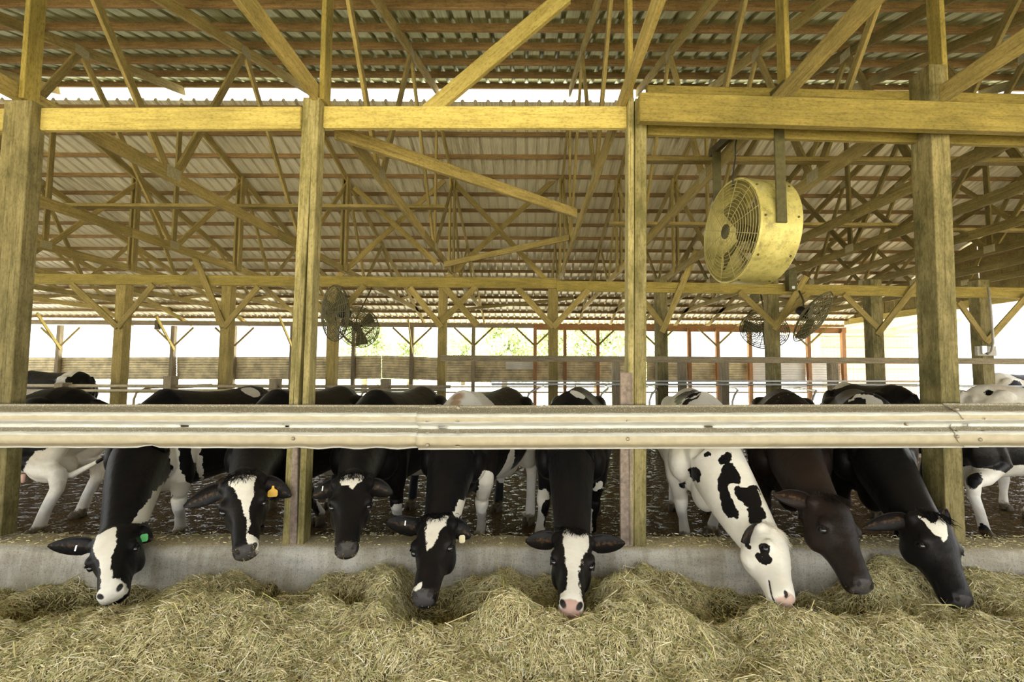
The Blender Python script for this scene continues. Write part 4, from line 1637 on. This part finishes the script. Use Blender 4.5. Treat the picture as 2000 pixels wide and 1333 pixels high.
    def nostril(V, s):
        c = np.array(Hd(.492, s * .044, -.020))
        q = V - c
        ax1 = aN * .75 - lN * s * .55 - nN * .3
        ax1 /= np.linalg.norm(ax1)
        u1 = q @ ax1
        u2 = np.linalg.norm(q - u1[:, None] * ax1, axis=1)
        return np.hypot(u1 / (.025 * hs), u2 / (.0145 * hs))
    t, la, nn = hc(V)
    for s in (-1, 1):
        d = nostril(V, s)
        V += np.exp(-d ** 2)[:, None] * (-.021 * hs) * (nN * .8 + aN * .5 - lN * s * .3)
        c = np.array(Hd(.202, s * .118, -.060))
        d = np.linalg.norm(V - c, axis=1)
        V -= np.exp(-(d / (.02 * hs)) ** 2)[:, None] * .008 * hs * (lN * s)
        # hollow in front of the eye and above the cheek
        c = np.array(Hd(.30, s * .086, -.055))
        d = np.linalg.norm(V - c, axis=1)
        V -= np.exp(-(d / (.05 * hs)) ** 2)[:, None] * .009 * hs * (lN * s)
    ml = -.088 - .02 * (t - .5)
    mouth = np.exp(-((nn - ml) / .007) ** 2) * ((t > .40) & (t < .56)) * (np.abs(la) < .12)
    V -= (mouth * .006)[:, None] * (aN * (t[:, None] > .5) + lN * np.sign(la)[:, None] * (t[:, None] <= .5))
    # fields
    t, la, nn = hc(V)
    bvh = BVHTree.FromPolygons([tuple(v) for v in V], Fl)
    O = Vector((0, 0, H))
    f = np.full(len(V), .5 if white else -.5)

    def ground(m):
        if m[0] == 'px':
            hit = bvh.ray_cast(O, ray(m[1], m[2]).normalized())[0]
            return np.array(hit) if hit is not None else None
        return np.array(B(*m[1:4]))
    cc = (V - np.array(O)) @ np.array(CAM_R)
    ppx, ppy = CX - F_PX * cc[:, 0] / cc[:, 2], CY + F_PX * cc[:, 1] / cc[:, 2]
    wx = fbm(V[:, 0] * 21 + V[:, 1] * 11, V[:, 2] * 21 - V[:, 1] * 9, 41, 3)
    wy = fbm(V[:, 0] * 21 - V[:, 1] * 10 + 9, V[:, 2] * 21 + V[:, 1] * 12, 47, 3)
    ppx, ppy = ppx + 6 * wx, ppy + 6 * wy
    for m in marks:
        if m[0] == 'poly':
            q = poly_sd(m[1], ppx, ppy) * V[:, 1] / F_PX
            q = np.where((V[:, 1] > m[2][0]) & (V[:, 1] < m[2][1]), q, -.5)
            f = np.maximum(f, q) if m[3] == 'w' else np.minimum(f, -q)
            continue
        c = ground(m)
        if c is None:
            continue
        r, kind = m[-2], m[-1]
        if isinstance(r, (int, float)):
            q = r - np.linalg.norm(V - c, axis=1)
        else:
            dl = V - c
            w = np.sqrt((dl @ np.array(fw) / r[0]) ** 2 + (dl @ np.array(sd) / r[1]) ** 2 + (dl[:, 2] / r[2]) ** 2)
            q = (1 - w) * min(r)
        f = np.maximum(f, q) if kind == 'w' else np.minimum(f, -q)
    for kind, poly in blaze:
        q = np.minimum(poly_sd(poly, la + .022 * wx, t + .02 * wy), (nn + .075) * 1.0)
        q = np.where((t > -.1) & (t < .62), q, -.5)
        f = np.maximum(f, q) if kind == 'w' else np.minimum(f, -q)
    tn = np.zeros(len(V))
    for m in tan:
        c = ground(m)
        if c is not None:
            tn = np.maximum(tn, 1.2 - np.linalg.norm(V - c, axis=1) / m[-1])
    mz = np.minimum(np.minimum((t - .474 - 2.5 * la * la) * 20 + .5, (.052 - np.abs(la)) * 16 + .5), (nn + .075) * 16 + .5)
    mz = np.clip(np.where(t < .62, mz, 0), 0, 1) if muzzle_on else np.zeros(len(V))
    dk = np.zeros(len(V))
    for s in (-1, 1):
        dk = np.maximum(dk, 1.35 - nostril(V, s) * .8)
    dk = np.maximum(dk, mouth * .8)
    gr = np.clip((.17 - V[:, 2]) / .14, 0, 1)
    t0, la0 = t, la
    V = [tuple(v) for v in V]
    # ears as part of the body mesh
    W_ = .118 * hs
    ear_info = []
    for s, tip in zip((-1, 1), ears or (None, None)):
        base = Hd(.035, s * .095, -.085)
        if tip is None:
            tipw = Hd(.10, s * .31, -.12)
        else:
            tipw = at(tip[0], tip[1], base.y + (tip[2] if len(tip) > 2 else 0))
        d = (tipw - base)
        Le = d.length
        d.normalize()
        e = (n * .75 + a * .45) if not (tip is not None and len(tip) > 3) else Vector(tip[3])
        e = (e - d * e.dot(d)).normalized()
        w = d.cross(e)
        NU, NVv = 12, 9
        o = len(V)
        for layer in (0, 1):
            for i in range(NU):
                q = i / (NU - 1)
                wd = W_ * .5 * max(.12, math.sin(math.pi * min(1, .20 + .80 * q)) ** .62 if q < 1 else .05)
                wd *= (1.0 if q > .12 else .75)
                for k in range(NVv):
                    g_ = (k / (NVv - 1) - .5) * 2
                    ang = g_ * (1.15 - .55 * q)
                    cup = wd * (1 - math.cos(ang)) * .95
                    th = -.006 * (1 - abs(g_) ** 3) if layer else 0
                    pnt = base + d * (Le * q) + w * (wd * math.sin(ang) / max(.3, math.sin(1.15 - .55 * q))) + e * (cup - .35 * wd + th * 1.6) - up * (.03 * q * q)
                    V.append(tuple(pnt))
        for i in range(NU - 1):
            for k in range(NVv - 1):
                aa, bb = o + i * NVv + k, o + (i + 1) * NVv + k
                Fl.append((aa, aa + 1, bb + 1, bb))
                aa, bb = aa + NU * NVv, bb + NU * NVv
                Fl.append((aa + 1, aa, bb, bb + 1))
        for i in range(NU - 1):
            for k in (0, NVv - 1):
                aa, bb = o + i * NVv + k, o + (i + 1) * NVv + k
                Fl.append((aa, bb, bb + NU * NVv, aa + NU * NVv))
        for k in range(NVv - 1):
            aa = o + (NU - 1) * NVv + k
            Fl.append((aa, aa + 1, aa + 1 + NU * NVv, aa + NU * NVv))
        ne = len(V) - o
        f = np.concatenate([f, np.full(ne, .4 if ear_white else -.4)])
        te = np.zeros(ne)
        kk = np.arange(NU * NVv) % NVv
        te[:NU * NVv] = .405 * (1 - np.abs(kk / (NVv - 1) - .5) * 1.6)
        tn = np.concatenate([tn, te]); mz = np.concatenate([mz, np.zeros(ne)]); dk = np.concatenate([dk, np.zeros(ne)]); gr = np.concatenate([gr, np.zeros(ne)])
        ear_info.append((base, d, e, w, Le))
    body = mesh_obj('cow', V, Fl, mat, None, True)
    for nm, arr in (('white', f), ('tan', tn), ('muzzle', mz), ('dark', dk), ('grime', gr)):
        at_ = body.data.attributes.new(nm, 'FLOAT', 'POINT')
        at_.data.foreach_set('value', np.asarray(arr, dtype=np.float32))
    tag(body, label, 'cow', group, 'thing')
    # eyes
    if eyes:
        for s in (-1, 1):
            c = Hd(.208, s * .106, -.062)
            g = Geo().add(ell(c, ax, (.021 * hs, .024 * hs, .021 * hs), 10))
            g.build('eye', M['eye'], body)
            # upper lid
            g = Geo()
            pts = []
            for i in range(9):
                th = math.pi * (i / 8)
                pts.append(c + a * (-.021 * hs * math.sin(th) + .004) + n * (.026 * hs * math.cos(th)) + l * (s * .018 * hs))
            g.tube(pts, [.004, .006, .0075, .008, .008, .008, .0075, .006, .004], 8)
            lid = g.build('eyelid', mat, body)
            at_ = lid.data.attributes.new('white', 'FLOAT', 'POINT')
            at_.data.foreach_set('value', np.full(len(lid.data.vertices), -.4, np.float32))
    # hooves
    for c, d in hoofs:
        sdv = d.cross(up)
        for s in (-1, 1):
            cc = c + sdv * s * .031 * scale
            secs = []
            for z, f0, b0, w in ((.0, .085, .055, .030), (.03, .078, .056, .031), (.06, .058, .052, .030), (.075, .045, .045, .026)):
                secs.append(sec(cc + up * z * scale + d * (f0 - b0) / 2 * scale, sdv, d, w * scale, (f0 + b0) / 2 * scale, (f0 + b0) / 2 * scale, 14, .9, .25, .0))
            Vh, Fh = loft(secs)
            mesh_obj('hoof', Vh, Fh, M['hoof'], body, True)
    # forelock
    if forelock is not None:
        r = np.random.default_rng(len(label))
        nst = 520
        pts, qs, wv = [], [], []
        for i in range(nst):
            tt, ll = r.uniform(-.045, .035), r.normal(0, .035)
            b0 = Hd(tt, ll, -.006 - abs(ll) * .15 - max(0, -tt) * .9)
            dr = (a * r.uniform(.1, 1.0) + n * r.uniform(.5, .9) + l * (ll * 9 + r.normal(0, .35))).normalized()
            Ls = r.uniform(.025, .055) * hs
            side = dr.cross(n + a * .3)
            if side.length < 1e-3: continue
            side = side.normalized() * .0016
            k = len(pts)
            p1_ = b0 + dr * Ls * .6
            p2_ = b0 + dr * Ls + a * Ls * .35
            pts += [b0 - side, b0 + side, p1_ - side, p1_ + side, p2_ - side * .4, p2_ + side * .4]
            qs += [(k, k + 1, k + 3, k + 2), (k + 2, k + 3, k + 5, k + 4)]
        fo = mesh_obj('forelock', pts, qs, mat, body)
        at_ = fo.data.attributes.new('white', 'FLOAT', 'POINT')
        at_.data.foreach_set('value', np.full(len(pts), forelock, np.float32))
    # ear tags: (ear index, along, across, material, size, label)
    for ei, q, across, m, size, lb, hang in tags:
        base, d, e, w, Le = ear_info[ei]
        c = base + d * (Le * q) + w * across + e * .012
        if hang == 'down':
            dn = Vector((0, 0, -1))
        else:
            dn = d
        dn = (dn - e * dn.dot(e) * .8).normalized()
        sx = dn.cross(e).normalized()
        nrm = sx.cross(dn).normalized()
        if nrm.dot(Vector((0, -1, 0))) < 0: nrm = -nrm
        outline = [(-.10, 0), (.10, 0), (.14, .30), (.44, .52), (.5, .62), (.5, 1.05), (.40, 1.2), (-.40, 1.2), (-.5, 1.05), (-.5, .62), (-.44, .52), (-.14, .30)]
        if lb.startswith('steel'):
            outline = [(-.12, 0), (.12, 0), (.12, 1), (-.12, 1)]
        elif lb.startswith('green') or lb.startswith('cream'):
            outline = [(-.3, 0), (.3, 0), (.5, .2), (.5, 1.0), (.35, 1.2), (-.35, 1.2), (-.5, 1.0), (-.5, .2)]
        Vt = []
        for th in (.004, 0.0):
            for ox, oy in outline:
                Vt.append(c + sx * ox * size + dn * oy * size + nrm * (th + .006))
        mo = len(outline)
        Ft = [tuple(range(mo)), tuple(range(2 * mo - 1, mo - 1, -1))] + [(i, mo + i, mo + (i + 1) % mo, (i + 1) % mo) for i in range(mo)]
        tg_ = mesh_obj('ear_tag', Vt, Ft, M[m], body)
        tg_['label'] = lb
    if chaff or crumbs:
        r = np.random.default_rng(5)
        cv = [i for i in range(nv) if (V[i][2] > 1.12 * scale and V[i][1] < s0.y + 1.5 and r.uniform() < chaff) or (t0[i] > .465 and t0[i] < .56 and abs(la0[i]) < .1 and r.uniform() < crumbs)]
        pts, qs = [], []
        for i in cv:
            q = Vector(V[i])
            d = Vector(r.normal(0, 1, 3)); d.z *= .2; d.normalize()
            w_ = d.cross(up).normalized()
            k = len(pts)
            q = q + (up * .004 if V[i][2] > 1.12 * scale else a * .004 + n * .003)
            big = 1.0 if V[i][2] > 1.12 * scale else .7
            pts += [q - d * .008 * big - w_ * .002, q - d * .008 * big + w_ * .002, q + d * .008 * big + w_ * .002, q + d * .008 * big - w_ * .002]
            qs.append((k, k + 1, k + 2, k + 3))
        if pts:
            ch = mesh_obj('chaff', pts, qs, M['chaff'], body)
            ch['kind'] = 'stuff'
    for px, py, Yt in teats:
        q = at(px, py, Yt)
        Geo().tube([q + up * .06, q + up * .02, q - up * .02, q - up * .028], [.02, .017, .015, .008], 10).build('teat', M['udder'], body)
    return body


dark = coat('black_white')
slate = dict(muzzle=(.060, .056, .055))
pink = dict(muzzle=(.55, .36, .30))
C_SLATE, C_PINK = coat('slate', **slate), coat('pink', **pink)
C_BROWN = coat('brownish', black=(.013, .0092, .008), muzzle=(.066, .058, .054))
C_WHITE = coat('white', muzzle=(.66, .46, .38), white=(.92, .88, .80), dirty=.22)
C_FAR = coat('far', dirty=.6)

# A
FRONT = (3.4, 4.75)
cow('black cow with a long white blaze and a green ear tag, eating at the left', (-3.30, 3.86), (-3.05, 5.5), (212, 1032, 3.12), (211, 1160), (.36, -.90, .35), ears=((93, 1057, -.02), (298, 1047, .05)),
    blaze=[('w', [(-.055, .02), (.04, .02), (.045, .10), (.035, .18), (.018, .26), (.022, .34), (.03, .42), (.075, .50), (.07, .56), (-.07, .56), (-.05, .46), (-.035, .38), (-.04, .30), (-.055, .22), (-.065, .12)])],
    marks=[('poly', [(345, 895), (352, 918), (368, 942), (381, 952), (368, 989), (365, 1045), (325, 1045), (336, 965), (323, 990), (291, 1015), (258, 1022), (284, 986), (310, 952), (328, 931)], (3.2, 4.9), 'w'),
           ('poly', [(331, 870), (350, 880), (347, 910), (339, 923)], (3.4, 5), 'w'), ('poly', [(373, 870), (388, 870), (397, 920), (391, 937), (380, 905)], (3.6, 6), 'w'),
           ('px', 490, 765, .10, 'w'), ('b', 1.15, -.25, .62, .22, 'w')],
    mat=C_PINK, tags=((1, .55, .0, 'tag_green', .042, 'green button ear tag', 'down'), (0, .35, .0, 'tag_steel', .035, 'steel ear clip', 'down')), legs={'fl': (-3.27, 4.38), 'fr': (-3.62, 4.2)}, muzzle_on=False, hs=.98, ht=1.1)
# B
cow('black cow with a white forehead triangle and a big yellow ear tag', (-2.30, 3.88), (-2.05, 5.5), (471, 925, 3.16), (478, 1078), (.42, -.88, .25), ears=((358, 982, .02), (569, 962, .05)),
    blaze=[('w', [(-.065, .03), (.075, .02), (.07, .10), (.04, .22), (.03, .32), (.026, .41), (.072, .455), (.075, .56), (.02, .56), (.012, .48), (.004, .40), (.012, .34), (.004, .28), (-.015, .20), (-.045, .12)])],
    marks=[('poly', [(622, 955), (655, 950), (650, 1010), (625, 1010)], (4.4, 5.2), 'w'), ('b', 1.2, 0, .60, .25, 'w')],
    mat=C_SLATE, tags=((1, .42, .0, 'tag_yellow', .062, 'yellow plastic ear tag', 'down'),), forelock=-.4, legs={'fr': (-2.52, 4.36), 'fl': (-2.14, 4.80)}, crumbs=.16)
# C
cow('black cow with a small white star on the forehead, looking at the camera', (-1.42, 3.90), (-1.12, 5.5), (690, 925, 3.22), (677, 1072), (.33, -.90, .3), ears=((608, 962, .06), (768, 956, .08)), hs=1.06,
    blaze=[('w', [(-.045, .01), (.048, .005), (.06, .06), (.03, .09), (.0, .135), (-.03, .10), (-.058, .075)])],
    marks=[('poly', [(764, 992), (790, 988), (795, 1006), (764, 1008)], (3.9, 4.8), 'w'), ('b', 1.22, 0, .56, .2, 'w')], mat=C_SLATE, forelock=-.4, tags=((0, .45, .02, 'tag_steel', .03, 'steel ear clip', 'down'),), legs={'fl': (-1.22, 4.42)}, crumbs=.16)
# D
cow('black cow with a white shoulder and front leg, white arrow on the forehead', (-.66, 3.86), (-.10, 5.38), (848, 1005, 3.12), (822, 1165), (-.10, -.93, .3), ears=((752, 1010, .05), (920, 1040, .02)),
    blaze=[('w', [(-.05, .015), (-.02, .045), (.03, .04), (.085, .0), (.075, .08), (.045, .18), (.02, .225), (.0, .26), (-.015, .20), (-.035, .12)]), ('w', [(-.035, .445), (-.01, .44), (-.012, .48), (-.045, .49)])],
    marks=[('poly', [(845, 800), (870, 768), (893, 748), (915, 752), (945, 770), (965, 800)], (3.5, 5), 'w'),
           ('poly', [(943, 922), (961, 922), (966, 940), (957, 979), (948, 1018), (945, 1062), (920, 1062), (920, 1030), (923, 994), (932, 955)], FRONT, 'w'),
           ('poly', [(895, 979), (910, 976), (922, 962), (918, 985), (909, 1002), (895, 1012), (875, 1008), (889, 997)], (3.2, 4.4), 'w'),
           ('poly', [(968, 870), (984, 870), (986, 905), (1000, 875), (1003, 905), (990, 935), (972, 940), (970, 905)], (4.2, 6), 'w'), ('poly', [(1010, 870), (1045, 870), (1050, 1040), (1000, 1040), (1000, 930)], (4.7, 6), 'w'), ('b', 1.2, 0, .58, .18, 'w')],
    tan=[('px', 893, 775, .09), ('px', 888, 788, .08)], mat=C_SLATE, tags=((1, .60, .035, 'tag_cream', .04, 'cream ear tag', 'down'), (0, .45, .02, 'tag_steel', .03, 'steel ear clip', 'down')), forelock=-.4,
    legs={'fl': (-.43, 4.36), 'fr': (-.80, 4.25), 'hl': (.03, 4.85)}, chaff=.02, crumbs=.05)
# E
cow('black cow seen head-on with a broad white blaze down to a pink nose', (.36, 3.88), (.64, 5.5), (1122, 1033, 3.10), (1116, 1185), (-.06, -.95, .3), ears=((1026, 1048, .02), (1221, 1052, .02)),
    blaze=[('w', [(-.075, .03), (-.045, .01), (-.02, .05), (.04, .055), (.07, .01), (.088, .06), (.08, .14), (.045, .22), (.035, .32), (.04, .42), (.066, .46), (.07, .57), (-.07, .57), (-.065, .46), (-.035, .40), (-.03, .32), (-.04, .24), (-.06, .14)])],
    marks=[('poly', [(1042, 959), (1062, 957), (1072, 973), (1062, 984), (1060, 1002), (1064, 1040), (1040, 1040), (1047, 1020), (1039, 997), (1035, 976)], FRONT, 'w'), ('poly', [(1076, 984), (1093, 997), (1093, 1030), (1083, 1030)], (4.3, 5.8), 'w'),
           ('poly', [(1144, 976), (1153, 984), (1156, 1045), (1144, 1045)], (3.9, 5.8), 'w'), ('poly', [(1163, 945), (1177, 942), (1175, 955), (1162, 958)], (3.9, 5.8), 'w'), ('px', 1130, 768, .07, 'w')],
    mat=C_PINK, forelock=-.4, legs={'fl': (.60, 4.32), 'fr': (.12, 4.30)})
# F
cow('white cow with black spots, eating with its head turned to the right', (1.49, 3.84), (1.90, 5.45), (1525, 1040, 3.06), (1553, 1177), ('side', .35), ears=((1450, 1050, -.10), (1490, 1036, .14)), white=True,
    marks=[('poly', q, (2.6, 4.5), 'b') for q in (
        [(1403, 896), (1425, 884), (1428, 900), (1418, 906), (1408, 908)],
        [(1418, 903), (1433, 908), (1447, 931), (1444, 946), (1432, 944), (1424, 948), (1429, 966), (1434, 986), (1444, 1008), (1432, 1012), (1415, 1002), (1408, 978), (1402, 943), (1408, 922)],
        [(1436, 952), (1454, 953), (1475, 947), (1488, 979), (1486, 989), (1464, 991), (1445, 978), (1439, 967)],
        [(1462, 994), (1489, 988), (1496, 1014), (1479, 1024), (1462, 1015)],
        [(1343, 917), (1358, 913), (1368, 920), (1367, 938), (1362, 943), (1349, 935)],
        [(1329, 944), (1337, 943), (1339, 952), (1330, 953)], [(1377, 887), (1387, 886), (1389, 893), (1379, 895)], [(1281, 895), (1287, 895), (1288, 910), (1282, 908)],
        [(1455, 1055), (1466, 1060), (1468, 1073), (1456, 1066)],
        [(1484, 1064), (1501, 1064), (1505, 1080), (1511, 1090), (1508, 1101), (1493, 1105), (1477, 1098), (1473, 1087), (1481, 1082), (1489, 1086), (1487, 1078)])]
    + [('poly', q, (3.7, 6), 'b') for q in ([(1318, 785), (1325, 772), (1352, 764), (1368, 767), (1340, 778), (1326, 790)], [(1334, 790), (1345, 780), (1365, 771), (1362, 778), (1348, 786), (1342, 792)])],
    mat=C_WHITE, forelock=.4, legs={'fr': (1.47, 4.33), 'fl': (1.80, 4.50)}, neck_r=1.05, hs=.92, ht=1.12)
# G
cow('plain dark brown cow reaching down between the white cow and the black cow', (2.20, 3.86), (2.95, 5.32), (1632, 970, 3.06), (1699, 1148), ('side', .85), ears=((1512, 958, .05, (0, -.9, -.2)), (1650, 990, .25)),
    mat=C_BROWN, forelock=-.4, hs=1.07, ht=1.15, chaff=.03, crumbs=.05)
# H
cow('black cow with a white forehead patch, eating beside the thick square post', (2.90, 3.86), (3.76, 5.32), (1832, 1005, 3.06), (1895, 1180), ('side', .8), ears=((1688, 1022, .03), (1848, 985, .02)),
    marks=[('poly', [(1790, 1008), (1812, 1016), (1830, 1021), (1834, 1008), (1846, 1020), (1853, 1039), (1843, 1059), (1833, 1047), (1821, 1040), (1812, 1031)], (2.7, 3.3), 'w'),
           ('poly', [(1656, 786), (1668, 774), (1690, 769), (1708, 775), (1726, 792), (1700, 792), (1688, 778), (1670, 780)], (3.5, 5.6), 'w'), ('poly', [(1772, 865), (1785, 865), (1791, 930), (1796, 990), (1784, 990), (1780, 930)], (3.9, 6), 'w')],
    mat=C_SLATE, forelock=-.4, legs={'fr': (2.98, 4.36)}, hs=1.02, ht=1.18)

# cows further back
def far_cow(label, S0, R0, head_h=.9, side=1, marks=(), **kw):
    s0, r0 = Vector((*S0, 0)), Vector((*R0, 0))
    fw = (s0 - r0).normalized()
    P = s0 + fw * .55 + Vector((0, 0, head_h))
    kw.setdefault('voxel', .02)
    return cow(label, S0, R0, tuple(P), None, (fw.x * .5, fw.y * .5, 1.0), hs=1.0, marks=marks, mat=kw.pop('mat', C_FAR), head_dir=(fw.x * .75, fw.y * .75, -.66), **kw)


far_cow('black and white cow with a dirty white hind leg and udder behind the leftmost post', (-5.95, 4.75), (-4.34, 4.62), marks=[('b', 1.5, 0, .55, (.32, .4, .42), 'w'), ('b', 1.2, 0, .55, .25, 'w'), ('b', .95, 0, 1.40, (.16, .3, .12), 'w'), ('b', 1.45, -.2, .2, .4, 'w'), ('b', 1.45, .2, .2, .4, 'w')],
        voxel=.0125, legs={'hl': (-4.62, 4.40), 'hr': (-4.75, 4.95)}, teats=((45, 938, 4.62),),
        tail=[Vector((-4.36, 4.62, 1.25)), Vector((-4.10, 4.6, 1.16)), at(246, 872, 4.56), at(195, 900, 4.54), at(138, 930, 4.52)], )
far_cow('far black cow with a white rump patch standing near the far wall at the left', (-11.9, 10.7), (-10.2, 10.7), marks=[('b', 1.28, 0, 1.2, (.13, .5, .5), 'w')], scale=1.08)
far_cow('black and white cow standing behind the thick square post with white forelegs', (5.85, 5.3), (4.3, 4.75), marks=[('b', .9, 0, .55, (.5, .5, .2), 'w'), ('b', 1.45, .2, .3, .38, 'w'), ('b', 1.45, -.2, .3, .38, 'w'), ('b', .3, 0, .3, .4, 'w')], scale=.88, voxel=.0125,
        legs={'hr': (4.36, 4.42), 'hl': (4.62, 5.0), 'fr': (5.42, 5.02)})
far_cow('black cow standing just behind the cow with the white back streak', (5.3, 7.9), (5.25, 6.2), marks=[('b', .3, 0, 1.35, (.2, .2, .15), 'w')])
far_cow('spotted white cow far back at the right edge', (11.4, 9.6), (9.8, 9.9), white=True, scale=1.12, marks=[('b', .5, .1, 1.3, .22, 'b'), ('b', .95, 0, 1.25, .25, 'b'), ('b', 1.25, .2, 1.15, .16, 'b'), ('b', 1.5, 0, 1.3, .1, 'b')])
far_cow('cream cow with dark patches at the right edge behind the stall rail', (8.6, 7.0), (6.95, 7.3), white=True, marks=[('b', .8, 0, 1.2, .2, 'b'), ('b', 1.4, .1, 1.2, .12, 'b')], tan=[('b', 1.2, 0, 1.2, .3)])
